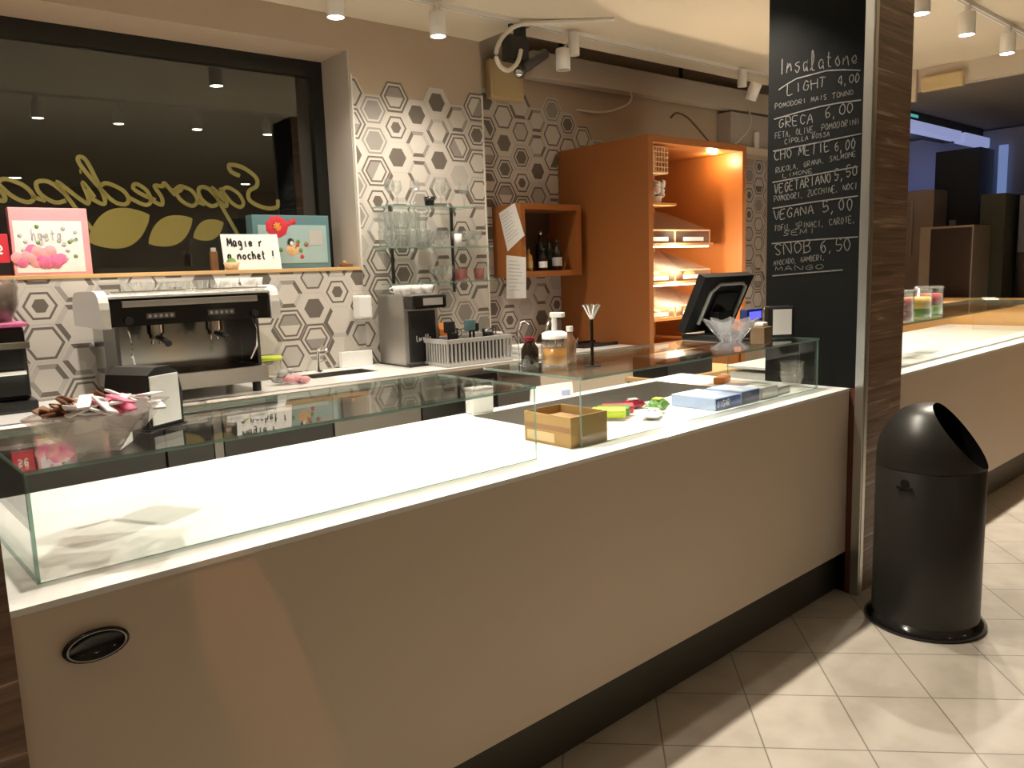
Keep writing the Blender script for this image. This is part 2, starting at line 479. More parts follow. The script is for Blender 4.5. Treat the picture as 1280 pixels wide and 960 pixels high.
SCRIPT = {
    'S': [[(.0, .45), (.12, .05), (.5, -.02), (.85, .35), (.75, .85), (.45, 1.15), (.35, 1.6), (.6, 2.1), (.95, 2.2), (1.0, 1.85), (.8, 1.65)]],
    'a': [[(.85, .85), (.55, 1.02), (.18, .72), (.08, .25), (.3, .0), (.62, .25), (.9, .95), (.82, .3), (.92, .02), (1.15, .3)]],
    'p': [[(-.05, .3), (.3, .98), (.2, .2), (.0, -1.0), (-.08, -1.45)], [(.2, .35), (.5, .95), (.85, .9), (.9, .4), (.62, .02), (.3, .12)], [(.75, .08), (1.1, .25)]],
    'o': [[(.6, 1.0), (.2, .8), (.08, .3), (.4, .0), (.8, .3), (.85, .8), (.55, 1.0), (.7, .75), (1.15, .8)]],
    'r': [[(-.05, .5), (.25, 1.1), (.4, .95), (.75, .95), (.6, .4), (.72, .02), (1.1, .25)]],
    'e': [[(-.05, .25), (.45, .5), (.75, .8), (.55, 1.02), (.2, .7), (.18, .2), (.5, .0), (1.1, .35)]],
    'd': [[(.7, .85), (.45, 1.0), (.1, .65), (.08, .2), (.3, .0), (.6, .3), (.95, 1.7), (.92, 2.15), (.75, 2.05), (.72, 1.0), (.75, .2), (.88, .0), (1.15, .3)]],
    'i': [[(-.05, .3), (.45, 1.0), (.35, .3), (.5, .0), (1.1, .35)], [(.55, 1.5), (.68, 1.5)]],
}
CELLS = [('S', 1.955, .20), ('a', 1.755, .13), ('p', 1.635, .135), ('o', 1.50, .125), ('r', 1.375, .115), ('e', 1.265, .115), ('d', 1.145, .17),
         ('i', .975, .075), ('p', .885, .165), ('a', .715, .165), ('s', .55, .1)]
SCRIPT['s'] = SCRIPT['o']
lt = MB()
for ch, u, wd_ in CELLS:
    h = .105 if ch != 'S' else .105
    for st in SCRIPT[ch]:
        pp = smooth_path([(x + .22 * (y - .5), y) for x, y in st])
        if len(st) == 2: pp = st
        ribbon(lt, [(x * wd_, y * h) for x, y in pp], .021 if ch != 'S' else .024, lambda x, y, u=u: (u - x, VG + .036, 1.852 + y))
lt.build('gold_lettering', M['gold'], fo)


def leaf_shape(u0, z0, u1, z1, bulge):
    a, b = Vector((u0, z0)), Vector((u1, z1)); d = b - a; n = Vector((-d.y, d.x)).normalized()
    up, dn = [], []
    for k in range(17):
        s_ = k / 16; w_ = bulge * sin(pi * s_) ** .8
        up.append(a + d * s_ + n * w_); dn.append(a + d * s_ - n * w_)
    return [tuple(p) for p in up] + [tuple(p) for p in dn[::-1][1:-1]]


lf = MB()
for (a0, b0, a1, b1, g) in ((.93, 1.66, 1.24, 1.80, .10), (1.22, 1.65, 1.46, 1.785, .075), (1.455, 1.68, 1.63, 1.765, .055)):
    pl = leaf_shape(a0, b0, a1, b1, g)
    lf.add([(x, VG + .0365, z) for x, z in pl], [tuple(range(len(pl)))])
lf.build('gold_leaves', M['gold'], fo)
# wooden ledge under the window
tag(MB().box(-1.2, UW1 - .005, W1 - .012, VG, ZW0, ZW0 + .02, 0, .003).build('window_ledge', M['wood_pale'], None, (0, 0, 0), BA), 'thin pale wooden ledge along the foot of the shop window', 'ledge')
ZL = ZW0 + .021

# pillars
p = MB().box(3.285, 3.66, 1.475, 1.93, 0, CZ, [1, 1, 1, 1, 1, 0])
po = struct(p, 'pillar', [M['slate'], M['plank_paper']], 0, 'square pillar with black chalkboard side and dark plank paper front', 'pillar')
MB().box(3.273, 3.284, 1.468, 1.505, 0, CZ, 0, .002).box(3.284, 3.310, 1.466, 1.474, 0, CZ).build('corner_strip', M['alu'], po)
struct(MB().box(-.25, .205, 1.49, 1.95, 0, CZ), 'pillar', M['plank_paper'], 0, 'dark plank-papered pillar at the near end of the counter', 'pillar')

# chalk writing
FONT = {
    'A': [[(0, 0), (.5, 1), (1, 0)], [(.2, .4), (.8, .4)]], 'B': [[(0, 0), (0, 1), (.7, .95), (.75, .6), (0, .5), (.8, .45), (.85, .08), (0, 0)]],
    'C': [[(.95, .85), (.5, 1), (.08, .7), (.08, .3), (.5, 0), (.95, .15)]], 'D': [[(0, 0), (0, 1), (.6, .9), (.95, .5), (.6, .1), (0, 0)]],
    'E': [[(.9, 1), (0, 1), (0, 0), (.9, 0)], [(0, .5), (.7, .5)]], 'F': [[(.9, 1), (0, 1), (0, 0)], [(0, .5), (.7, .5)]],
    'G': [[(.95, .85), (.5, 1), (.05, .6), (.2, .1), (.7, 0), (.95, .45), (.55, .45)]], 'H': [[(0, 0), (0, 1)], [(1, 0), (1, 1)], [(0, .5), (1, .5)]],
    'I': [[(.5, 0), (.5, 1)]], 'J': [[(.8, 1), (.8, .2), (.4, 0), (.1, .25)]], 'K': [[(0, 0), (0, 1)], [(.9, 1), (0, .45), (.95, 0)]],
    'L': [[(0, 1), (0, 0), (.9, 0)]], 'M': [[(0, 0), (.1, 1), (.5, .3), (.9, 1), (1, 0)]], 'N': [[(0, 0), (0, 1), (1, 0), (1, 1)]],
    'O': [[(.5, 1), (.08, .7), (.08, .3), (.5, 0), (.92, .3), (.92, .7), (.5, 1)]], 'P': [[(0, 0), (0, 1), (.8, .95), (.85, .55), (0, .45)]],
    'R': [[(0, 0), (0, 1), (.8, .95), (.8, .55), (0, .5), (.9, 0)]], 'S': [[(.9, .9), (.4, 1), (.08, .75), (.85, .3), (.5, 0), (.05, .12)]],
    'T': [[(0, 1), (1, 1)], [(.5, 1), (.5, 0)]], 'U': [[(0, 1), (.05, .2), (.5, 0), (.95, .2), (1, 1)]], 'V': [[(0, 1), (.5, 0), (1, 1)]],
    'X': [[(0, 0), (1, 1)], [(0, 1), (1, 0)]], 'Z': [[(0, 1), (1, 1), (0, 0), (1, 0)]],
    '0': [[(.5, 1), (.1, .7), (.1, .3), (.5, 0), (.9, .3), (.9, .7), (.5, 1)]], '4': [[(.6, 0), (.7, 1), (0, .35), (1, .35)]],
    '5': [[(.9, 1), (.15, 1), (.1, .55), (.7, .6), (.9, .3), (.5, 0), (.05, .1)]], '6': [[(.8, 1), (.25, .7), (.1, .3), (.5, 0), (.9, .25), (.6, .5), (.15, .35)]],
    ',': [[(.3, .1), (.15, -.25)]], '!': [[(.5, 1), (.45, .3)], [(.42, .08), (.46, .0)]],
    'n': [[(0, 0), (.05, .6), (.1, .35), (.5, .62), (.8, .4), (.8, 0)]], 's': [[(.8, .55), (.3, .62), (.2, .4), (.8, .2), (.4, 0), (.05, .1)]],
    'a': [[(.8, .55), (.4, .62), (.1, .3), (.35, 0), (.75, .3), (.8, .6), (.8, .05), (1, 0)]], 'l': [[(.1, 0), (.5, .7), (.5, 1.15), (.3, 1.1), (.3, .1), (.7, 0)]],
    't': [[(.4, 1), (.4, .1), (.7, 0)], [(.05, .62), (.8, .66)]], 'o': [[(.5, .62), (.1, .3), (.45, 0), (.85, .3), (.5, .62)]],
    'e': [[(.1, .3), (.8, .35), (.5, .64), (.1, .35), (.4, 0), (.9, .15)]], 'g': [[(.8, .55), (.3, .6), (.15, .25), (.6, .1), (.8, .6), (.75, -.3), (.2, -.35)]],
    'i': [[(.5, .6), (.5, .05), (.7, 0)], [(.5, .85), (.55, .88)]], 'c': [[(.8, .5), (.4, .62), (.1, .3), (.4, 0), (.85, .1)]],
    'r': [[(.1, 0), (.15, .6), (.2, .4), (.7, .62)]], 'h': [[(.1, 1), (.1, 0), (.15, .35), (.5, .6), (.8, .4), (.8, 0)]],
}


def writing(mb, text, w, h, thick, P, jitter=.04, rnd=random):
    """single-stroke handwriting filling width w, cap height h"""
    n = len(text); cw = w / max(1, n); x = 0
    for ch in text:
        for st in FONT.get(ch, []):
            pts = [((x + cw * (.08 + .72 * (a + rnd.uniform(-jitter, jitter))), h * (b + rnd.uniform(-jitter, jitter)))) for a, b in st]
            if len(pts) > 2: pts = smooth_path(pts, 3)
            ribbon(mb, pts, thick, P)
        x += cw


CHALK = [('Insalatone', 1.881, 2.248, 1.528, 2.216, 0.063), ('-', 1.881, 2.181, 1.799, 2.212, 0), ('-', 1.799, 2.212, 1.665, 2.218, 0), ('-', 1.665, 2.218, 1.524, 2.191, 0),
         ('LIGHT', 1.842, 2.155, 1.663, 2.152, 0.043), ('4,00', 1.615, 2.149, 1.523, 2.147, 0.035), ('POMODORI MAIS TONNO', 1.898, 2.105, 1.548, 2.103, 0.020), ('-', 1.901, 2.061, 1.689, 2.080, 0), ('-', 1.689, 2.080, 1.518, 2.076, 0),
         ('GRECA', 1.881, 2.021, 1.716, 2.019, 0.037), ('6,00', 1.670, 2.025, 1.546, 2.034, 0.045), ('FETA, OLIVE, POMODORINI', 1.896, 1.979, 1.518, 1.983, 0.024), ('CIPOLLA ROSSA', 1.850, 1.949, 1.644, 1.954, 0.020), ('-', 1.903, 1.926, 1.514, 1.945, 0),
         ('CHO MEITE', 1.898, 1.884, 1.640, 1.895, 0.041), ('6,00', 1.626, 1.887, 1.532, 1.889, 0.042), ('RUCOLA, GRANA, SALMONE', 1.890, 1.832, 1.531, 1.859, 0.021), ('LIMONE', 1.855, 1.808, 1.715, 1.813, 0.017), ('-', 1.905, 1.792, 1.523, 1.817, 0),
         ('VEGETARIANO', 1.896, 1.743, 1.633, 1.768, 0.038), ('5,50', 1.623, 1.770, 1.522, 1.782, 0.046), ('POMODORI, ZUCCHINE, NOCI', 1.896, 1.708, 1.521, 1.731, 0.024), ('-', 1.903, 1.679, 1.520, 1.700, 0),
         ('VEGANA', 1.898, 1.629, 1.706, 1.643, 0.038), ('5,00', 1.672, 1.643, 1.535, 1.648, 0.046), ('TOFU, SPINACI, CAROTE,', 1.894, 1.579, 1.523, 1.595, 0.025), ('SEMI', 1.851, 1.556, 1.692, 1.563, 0.021), ('-', 1.905, 1.525, 1.515, 1.535, 0),
         ('SNOB', 1.892, 1.471, 1.709, 1.484, 0.049), ('6,50', 1.679, 1.480, 1.540, 1.484, 0.047), ('AVOCADO, GAMBERI,', 1.895, 1.428, 1.650, 1.449, 0.021), ('MANGO', 1.891, 1.403, 1.649, 1.410, 0.018), ('-', 1.899, 1.382, 1.575, 1.402, 0)]
ck = MB(); rc = random.Random(4)
for tx, y0, z0, y1, z1, h in CHALK:
    L_len = y0 - y1; sl = (z1 - z0) / L_len
    P = lambda x, y, y0=y0, z0=z0, sl=sl: (3.2835, y0 - x, z0 + sl * x + y)
    if tx == '-': ribbon(ck, [(0, 0), (L_len * .5, rc.uniform(-.002, .003)), (L_len, 0)], .0055, P)
    else: writing(ck, tx, L_len, h, .0038 if h > .03 else .0024, P, .09, rc)
ck.build('chalk_writing', M['chalk'], po)

# ------------------------------------------------------------------ serving counter
FY, KY, RY = 1.53, 1.575, 2.39
sc_ = thing('serving_counter', 'long white serving counter with beige front panel and sunken steel tray', 'counter', (0, FY, 0))


def off(mb, dx=0, dy=-FY, dz=0): return mb.xf(Matrix.Translation((dx, dy, dz)))


wx0, wx1, wy0, wy1 = 1.86, 3.0, 2.0, 2.33
tp = MB()
for (a, b, c_, d) in ((.21, wx0, FY, RY), (wx0, wx1, FY, wy0), (wx0, wx1, wy1, RY), (wx1, 3.28, FY, RY)):
    tp.box(a, b, c_, d, ZT - .012, ZT)
off(tp).build('worktop', M['white_top'], sc_)
off(MB().box(.21, 3.28, FY + .002, FY + .022, .185, ZT - .0125)).build('front_panel', M['panel'], sc_)
off(MB().box(.21, 3.28, KY, KY + .02, 0, .19)).build('kick_plate', M['kick'], sc_)
off(MB().box(.215, 3.275, FY + .03, RY - .02, .19, .76).box(.215, wx0 - .03, FY + .03, RY - .02, .76, ZT - .032)).build('carcass', M['white_matte'], sc_)
tr = MB(); th = .006; zb = .785
tr.box(wx0, wx1, wy0, wy1, zb - th, zb).box(wx0, wx0 + th, wy0, wy1, zb, ZT - .001).box(wx1 - th, wx1, wy0, wy1, zb, ZT - .001)
tr.box(wx0 + th, wx1 - th, wy0, wy0 + th, zb, ZT - .001).box(wx0 + th, wx1 - th, wy1 - th, wy1, zb, ZT - .001)
off(tr).build('sunken_tray', M['steel_soft'], sc_)
g = off(MB().lathe([(0, -.002), (.046, -.002), (.048, -.006), (.055, -.006), (.056, .002)], (.335, FY - .002, .803), 32, 0, True, 'y', .0 + 1, .52)).build('grommet', M['black_gloss'], sc_)
off(MB().lathe([(.0475, -.0062), (.049, -.0075), (.0505, -.0062)], (.335, FY - .002, .803), 32, 0, True, 'y', 1, .52)).build('grommet_ring', M['steel'], g)
MB().box(3.279, 3.2845, 1.502, 1.5295, 0, .905).build('end_strip', mat('red_wood', (.12, .040, .022), .5), po)

# glass cases on the counter
GY0, GY1 = 1.632, 2.10


def glass_case(name, label, x0, x1, y1, ends):
    t_ = thing(name, label, 'glass case', (x0, GY0, ZT)); T = .008
    h = ZG - ZT
    MB().pane(0, x1 - x0, 0, T, .0005, h - T).build('front_pane', [M['glass'], M['glass_edge']], t_)
    MB().pane(0, x1 - x0, -.004, y1 - GY0, h - T, h).build('top_shelf', [M['glass'], M['glass_edge']], t_)
    for e in ends:
        MB().pane(e - x0, e - x0 + T, T + .001, min(y1, 2.0) - GY0 if e > 1.6 and e < 1.8 else y1 - GY0 - .02, .0005, h - T).build('side_pane', [M['glass'], M['glass_edge']], t_)
    return t_


glass_case('glass_case', 'long clear glass case nearest the camera along the counter edge', .272, 1.545, GY1, (.272,))
glass_case('glass_case', 'shorter glass case over the sunken tray beside the chalkboard pillar', 1.735, 3.20, 2.09, (3.192,))

# ------------------------------------------------------------------ far counter beyond the pillar
fc = thing('service_counter', 'white counter continuing beyond the pillar with beige front', 'counter', (3.67, FY, 0))
off(MB().box(3.67, 6.80, FY, RY, ZT - .012, ZT), -3.67).build('worktop', M['white_top'], fc)
off(MB().box(3.67, 6.80, FY + .002, FY + .022, .185, ZT - .0125), -3.67).build('front_panel', M['panel'], fc)
off(MB().box(3.67, 6.80, KY, KY + .02, 0, .19), -3.67).build('kick_plate', M['kick'], fc)
off(MB().box(3.68, 6.79, FY + .03, RY - .02, .19, ZT - .032), -3.67).build('carcass', M['white_matte'], fc)
glass_case('glass_case', 'glass case on the counter beyond the pillar carrying jars', 3.72, 6.4, 2.10, (3.72, 6.392))
wc = thing('wooden_counter', 'orange wooden counter crossing behind the far white counter', 'counter', (6.85, .9, 0))
MB().box(0, .5, 0, 2.6, 0, 1.05).build('body', M['orange_wood'], wc)
MB().box(-.03, .55, -.02, 2.62, 1.05, 1.085, 0, .004).build('worktop', M['orange_wood'], wc)

# ------------------------------------------------------------------ litter bin
bx, by = 3.235, 1.18
bn = thing('litter_bin', 'tall black round litter bin with domed push lid beside the pillar', 'bin', (bx, by, 0))
r = .195
MB().lathe([(0, 0), (r + .022, 0), (r + .026, .012), (r + .012, .03), (r, .04)], n=48).build('base_ring', M['black_gloss'], bn)
MB().lathe([(r, .035), (r, .64), (r - .004, .645)], n=64).build('body', M['bin_black'], bn)
zc = .65
nrm = (Rt * .80 - Fw * .62).normalized() * .80 + Vector((0, 0, .60)); nrm.normalize()
dome = [(r * cos(a) ** .82, zc + .232 * sin(a) ** .9) for a in [pi / 2 * k / 20 for k in range(20)]] + [(0, zc + .232)]
d_off = .150
bm = bmesh.new(); tmp = MB().lathe([(r, zc - .005)] + dome, n=64)
vs = [bm.verts.new(v) for v in tmp.v]
for f_ in tmp.f:
    try: bm.faces.new([vs[i] for i in f_])
    except ValueError: pass
bmesh.ops.remove_doubles(bm, verts=bm.verts, dist=1e-5)
geo = bm.verts[:] + bm.edges[:] + bm.faces[:]
co = Vector((0, 0, zc)) + nrm * d_off
res = bmesh.ops.bisect_plane(bm, geom=geo, plane_co=co, plane_no=nrm, clear_outer=True)
loop = [v.co.copy() for v in res['geom_cut'] if isinstance(v, bmesh.types.BMVert)]
MB().frombm(bm, 0, True).build('dome_lid', M['bin_black'], bn)
cen = sum(loop, Vector()) / len(loop)
ex = nrm.cross(Vector((0, 0, 1))).normalized(); ey = nrm.cross(ex)
loop.sort(key=lambda q: math.atan2((q - cen).dot(ey), (q - cen).dot(ex)))
fl = MB(); ins = [cen + (q - cen) * .93 - nrm * .045 for q in loop]; n_ = len(loop)
fl.add(loop + ins, [(i, (i + 1) % n_, n_ + (i + 1) % n_, n_ + i) for i in range(n_)], 0)
fl.add(ins, [tuple(range(n_))], 0)
fl.build('push_flap', mat('recess_black', (.003, .003, .003), 1, spec=0), bn)
lk = MB().cyl((0, 0, 0), .016, .008, 20, 0, None, 'y').box(-.03, .03, -.004, .002, -.02, -.012)
tocam = Vector((-bx, -by, 0)).normalized(); la = math.atan2(tocam.y, tocam.x) - radians(25)
lk.build('lock', M['black_gloss'], bn, (cos(la) * (r + .004), sin(la) * (r + .004), .60), la + pi / 2)

# ------------------------------------------------------------------ back counter
bc = thing('back_counter', 'back bar counter with steel edge below the tiled wall', 'counter', B(0, 3.56, 0), BA)
cu0, cu1 = -.6, 3.985
MB().box(cu0, 1.78, .03, .63, ZB - .04, ZB).box(1.78, 2.17, .03, .30, ZB - .04, ZB).box(1.78, 2.17, .50, .63, ZB - .04, ZB).box(2.17, 3.20, .03, .63, ZB - .04, ZB).box(3.20, cu1, .03, .79, ZB - .04, ZB).build('worktop', M['white_top'], bc)
e = MB().prism([(.03, ZB - .04), (.03, ZB + .001), (.012, ZB - .001), (.002, ZB - .012), (0, ZB - .025), (.004, ZB - .045), (.015, ZB - .05), (.03, ZB - .05)], cu0, cu1, 0, 'x')
e.build('front_edge', M['steel'], bc)
MB().box(1.78, 2.17, .30, .50, ZB - .17, ZB - .165).box(1.78, 1.785, .30, .5, ZB - .165, ZB - .002).box(2.165, 2.17, .30, .5, ZB - .165, ZB - .002).box(1.785, 2.165, .30, .305, ZB - .165, ZB - .002).box(1.785, 2.165, .495, .5, ZB - .165, ZB - .002).build('sink_bowl', M['steel'], bc)
MB().box(cu0, cu1, .62 - .02, .62, .1, ZB - .18).box(cu0, cu1, .08, .60, .02, .1).build('plinth', M['kick'], bc)
for k, (a, b, mm) in enumerate(((-.6, .95, 'dark_steel'), (.96, 1.16, 'dark_steel'), (1.165, 1.205, 'steel_soft'), (1.21, 1.75, 'dark_steel'), (1.76, 2.27, 'steel_soft'), (2.28, 2.79, 'dark_steel'), (2.80, 3.12, 'steel_soft'), (3.13, 3.98, 'panel'))):
    d = MB().box(a, b, .045, .075, .1, ZB - .055, 0, .002).build('door' if b - a > .1 else 'post', M[mm], bc)
    if b - a > .1: MB().box(a + .02, b - .02, .036, .044, ZB - .10, ZB - .085).build('handle', M['steel'], d)
MB().box(cu0, cu1, .61, .615, .1, ZB - .19).build('back_panel', M['white_matte'], bc)
MB().box(2.1, 2.30, .595, .632, ZB, ZB + .09, 0, .003).build('upstand', M['white_top'], bc)

# tap
tp_ = thing('tap', 'slim chrome tap standing behind the back bar sink', 'tap', B(1.93, 4.10, ZB), BA)
MB().cyl((0, 0, 0), .022, .012).build('base', M['chrome'], tp_)
MB().tube([(0, 0, .01), (0, 0, .11), (.0, -.012, .135), (0, -.05, .145), (0, -.1, .135), (0, -.11, .12)], .009, 10).build('spout', M['chrome'], tp_)
MB().tube([(0, 0, .05), (.05, 0, .065)], .006, 8).build('lever', M['chrome'], tp_)

# ------------------------------------------------------------------ espresso machine
em = thing('espresso_machine', 'white and chrome two-group espresso machine on the back counter', 'coffee machine', B(.77, 3.62, ZB), BA)
Wm = .72
MB().box(.05, Wm - .04, .03, .50, .055, .075).box(.05, Wm - .04, .0, .03, .05, .125, 0, .006).box(.05, .07, .03, .5, .075, .125).box(Wm - .06, Wm - .04, .03, .5, .075, .125).build('drip_tray', M['steel'], em)
MB().box(.075, Wm - .065, .035, .30, .11, .118).build('drip_grid', M['dark_steel'], em)
for a in (.09, Wm - .08):
    for b in (.06, .44): MB().cyl((a, b, 0), .02, .055, 16).build('foot', M['black'], em)
MB().box(.05, Wm - .04, .30, .50, .118, .34).build('back_body', mat('dull_mirror', (.30, .29, .27), .15, 1), em)
MB().box(.05, .065, .08, .30, .126, .34, 0).build('side_plate', M['dark_steel'], em)
MB().box(Wm - .055, Wm - .04, .08, .30, .126, .34).build('side_plate', M['dark_steel'], em)
h = MB().prism([(.0, .345), (.0, .445), (.02, .46), (.5, .46), (.5, .345)], .02, Wm - .01, 0, 'x').build('head', M['black_gloss'], em)
MB().box(.07, Wm - .07, -.006, .012, .425, .452, 0, .002).build('name_strip', M['steel'], h)
for a in (.16, .42):
    MB().box(a, a + .12, -.005, .0, .372, .396, 0, .002).build('button_plate', M['dark_steel'], h)
    bt = MB()
    for k in range(5): bt.cyl((a + .015 + k * .0225, -.0045, .384), .007, -.004, 12, 0, None, 'y')
    bt.build('buttons', M['steel'], h)


def cowl(x0, x1):
    pr = [(-.02, .34), (-.02, .42), (-.014, .448), (-.002, .470), (.02, .486), (.05, .494), (.10, .497), (.30, .496), (.44, .490), (.48, .478), (.505, .455), (.518, .42), (.52, .34)]
    return MB().prism(pr, x0, x1, 0, 'x')


cowl(-.02, .018).build('side_cowl', M['white'], em)
cowl(Wm - .012, Wm + .03).build('side_cowl', M['white'], em)
MB().box(.018, Wm - .012, .0, .50, .462, .472, 0, .003).build('cup_tray', M['white'], em)
MB().tube([(.03, .0, .487), (Wm - .02, 0, .487)], .006).build('cup_rail', M['chrome'], em)
for a in (.225, .48):
    gh = MB().cyl((a, .12, .345), .035, -.045, 24).cyl((a, .12, .30), .028, -.02, 24).build('group_head', M['chrome'], em)
    MB().tube([(a, .09, .285), (a, -.03, .275), (a, -.06, .265)], .012, 12, 0, .015).build('portafilter_handle', M['black'], gh)
    MB().tube([(a - .015, .12, .275), (a - .018, .12, .255)], .006).tube([(a + .015, .12, .275), (a + .018, .12, .255)], .006).build('spouts', M['chrome'], gh)
for a, sg in ((.09, -1), (Wm - .09, 1)):
    MB().tube([(a, .03, .345), (a, -.01, .30), (a + sg * .0, -.005, .22), (a + sg * -.02, .03, .16)], .005).build('steam_wand', M['chrome'], em)
    MB().cyl((a, -.002, .37), .016, -.02, 16, 0, None, 'y').build('steam_knob', M['black'], em)
# cups on the machine: white cup and small glasses
cupm = MB().lathe([(0, 0), (.024, 0), (.036, .05), (.034, .05), (.022, .004), (0, .004)], n=20).tube([(.034, 0, .04), (.052, 0, .035), (.050, 0, .018), (.028, 0, .012)], .004, 6)
shotm = MB().lathe([(0, 0), (.018, 0), (.024, .055), (.0225, .055), (.0165, .005), (0, .005)], n=14)
first = None
for k in range(11):
    loc = B(.77 + .11 + .038 * k + random.uniform(-.006, .006), 3.68 + (.06 if k % 2 else 0), ZB + .473)
    lab = 'small shot glass in the cluster on top of the espresso machine'
    if first is None:
        first = tag(shotm.build('shot_glass', M['glassware'], None, loc, BA), lab, 'glass', 'shot glasses on the espresso machine')
    else:
        o = first.copy(); COL.objects.link(o); o.location = loc
first = None
for k in range(4):
    loc = B(.77 + .53 + .058 * k, 3.70 + (.07 if k % 2 else 0), ZB + .473)
    lab = 'white coffee cup at the right end of the espresso machine top'
    if first is None:
        first = tag(cupm.build('coffee_cup', M['white'], None, loc, BA + .6), lab, 'cup', 'white cups on the espresso machine'); first.scale = (1.08, 1.08, 1.2)
    else:
        o = first.copy(); COL.objects.link(o); o.location = loc

# ------------------------------------------------------------------ coffee grinder at the left edge
gr = thing('coffee_grinder', 'black coffee grinder with brown bean hopper beside the window ledge', 'grinder', B(.445, 3.93, ZB), BA)
MB().box(-.09, .09, -.06, .17, 0, .05, 0, .01).build('base', M['black'], gr)
MB().box(-.075, .075, -.02, .16, .05, .36, 0, .02).build('body', M['black_gloss'], gr)
MB().box(-.08, .08, -.075, -.02, .27, .30, 0, .004).build('dosing_ledge', M['chrome'], gr)
MB().box(-.06, .06, -.055, -.022, .16, .18, 0, .004).build('fork_ledge', M['chrome'], gr)
MB().box(-.085, .085, -.05, .165, .36, .378, 0, .006).build('top_tray', M['magenta'], gr)
MB().lathe([(.045, .38), (.075, .45), (.08, .56), (.076, .56), (.07, .452), (.04, .382)], (0, .06, 0), 24).build('hopper', M['glassware'], gr)
MB().lathe([(0, .383), (.04, .383), (.068, .452), (.072, .54), (.04, .555), (0, .56)], (0, .06, 0), 24).build('beans', M['beans'], gr)

# ledge goods
def flowery(box, parent, name, cols, spots, mats):
    m_ = MB()
    for (x, y, z, rr, ci) in spots: m_.lathe([(0, -.002), (rr * .6, -.0015), (rr, 0)], (x, y, z), 10, ci, True, 'y')
    m_.build(name, mats, parent)


pb = thing('gift_tin', 'pink framed tin with a big magenta rose standing on the ledge', 'tin', B(.56, 4.30, ZL), BA)
Wp, Hp = .325, .31
MB().box(0, Wp, 0, .06, 0, Hp, 0, .004).build('body', M['pink'], pb)
fcp = MB().box(.012, Wp - .03, -.002, 0, .012, Hp - .06).build('front_card', M['sachet_white'], pb)
rp = random.Random(2); m_ = MB()
for k in range(22): m_.lathe([(0, -.004), (.018, -.003), (.027, 0)], (.125 + rp.gauss(0, .03), -.0022 - k * .0002, .085 + rp.gauss(0, .018)), 9, rp.choice((0, 0, 3)), True, 'y')
for k in range(26): m_.lathe([(0, -.003), (.01, 0)], (rp.uniform(.03, .28), -.0022, rp.uniform(.05, .23)), 7, rp.choice((1, 1, 2)), True, 'y')
m_.build('printed_flowers', [M['magenta'], M['grey_plastic'], M['green_leaf'], M['pink']], pb)
wr = MB(); writing(wr, 'hgeta', .13, .05, .005, lambda x, y: (.08 + x, -.004, .16 + y), .05, random.Random(1)); wr.build('script', M['grey_plastic'], pb)

rb = thing('red_packet', 'small red and black packet left of the pink tin', 'packet', B(.46, 4.31, ZL), BA)
MB().box(0, .09, 0, .05, 0, .19, 0, .003).build('body', M['red'], rb)
MB().box(.0, .09, -.0015, 0, .005, .06).build('label_band', M['black'], rb)
wr = MB(); writing(wr, 'se', .05, .06, .008, lambda x, y: (.02 + x, -.0015, .10 + y)); wr.build('script', M['white'], rb)

tb = thing('gift_box', 'teal gift box with red flower and bird at the ledge end', 'box', B(1.715, 4.36, ZL), BA)
MB().box(0, .46, 0, .09, 0, .30, 0, .004).build('body', M['teal'], tb)
MB().box(.03, .44, -.002, 0, .03, .245).build('front_card', M['teal_pale'], tb)
m_ = MB(); rp = random.Random(5)
for k in range(10): m_.lathe([(0, -.003), (.024, -.002), (.032, 0)], (.14 + .035 * cos(k * .7), -.0025 - k * .0002, .235 + .03 * sin(k * .7)), 9, 0, True, 'y')
for k in range(3): m_.lathe([(0, -.002), (.016, 0)], (.205 + k * .018, -.003, .25 + k * .008), 8, 0, True, 'y')
m_.lathe([(0, -.004), (.025, -.003)], (.14, -.005, .235), 9, 1, True, 'y')
m_.build('red_flower', [M['red'], M['orange_card']], tb)
m_ = MB().lathe([(0, -.004), (.03, -.002), (.04, 0)], (.225, -.0025, .105), 14, 0, True, 'y', 1, .8).lathe([(0, -.005), (.02, -.002)], (.215, -.004, .15), 12, 1, True, 'y')
m_.lathe([(0, -.005), (.012, -.003)], (.219, -.006, .142), 10, 4, True, 'y')
for k in range(9): m_.lathe([(0, -.004), (.013, 0)], (.15 + rp.uniform(0, .17), -.003, rp.uniform(.06, .16)), 8, rp.choice((2, 2, 3)), True, 'y')
m_.build('bird', [M['bread'], M['black'], M['green_leaf'], M['red'], M['white']], tb)
MB().box(.33, .41, -.003, -.002, .13, .215).build('side_label', M['grey_plastic'], tb)

wc_ = thing('sign_card', 'white handwritten card leaning in front of the teal gift box', 'card', B(1.515, 4.27, ZL), BA)
MB().prism([(0, 0), (.004, 0), (.039, .19), (.035, .19)], 0, .315, 0, 'x').build('card', M['white'], wc_)
wr = MB(); rr_ = random.Random(8)
P = lambda x, y: (.03 + x, -.001 + .035 * y / .19 - .001, y)
writing(wr, 'Magie r', .20, .045, .008, lambda x, y: P(x, .125 + y), .05, rr_)
writing(wr, 'a nochet !', .27, .045, .008, lambda x, y: P(x - .01, .055 + y), .05, rr_)
wr.build('handwriting', M['black'], wc_)
sb = thing('spice_jar', 'tiny dark jar left of the white handwritten card', 'jar', B(1.478, 4.32, ZL), BA)
MB().box(-.018, .018, -.015, .015, 0, .10, 0, .004).build('body', M['brown'], sb); MB().cyl((0, 0, .10), .014, .02, 14).build('lid', M['grey_plastic'], sb)
bk = thing('wicker_basket', 'little wicker basket with greenery in front of the white card', 'basket', B(1.535, 4.225, ZL), BA)
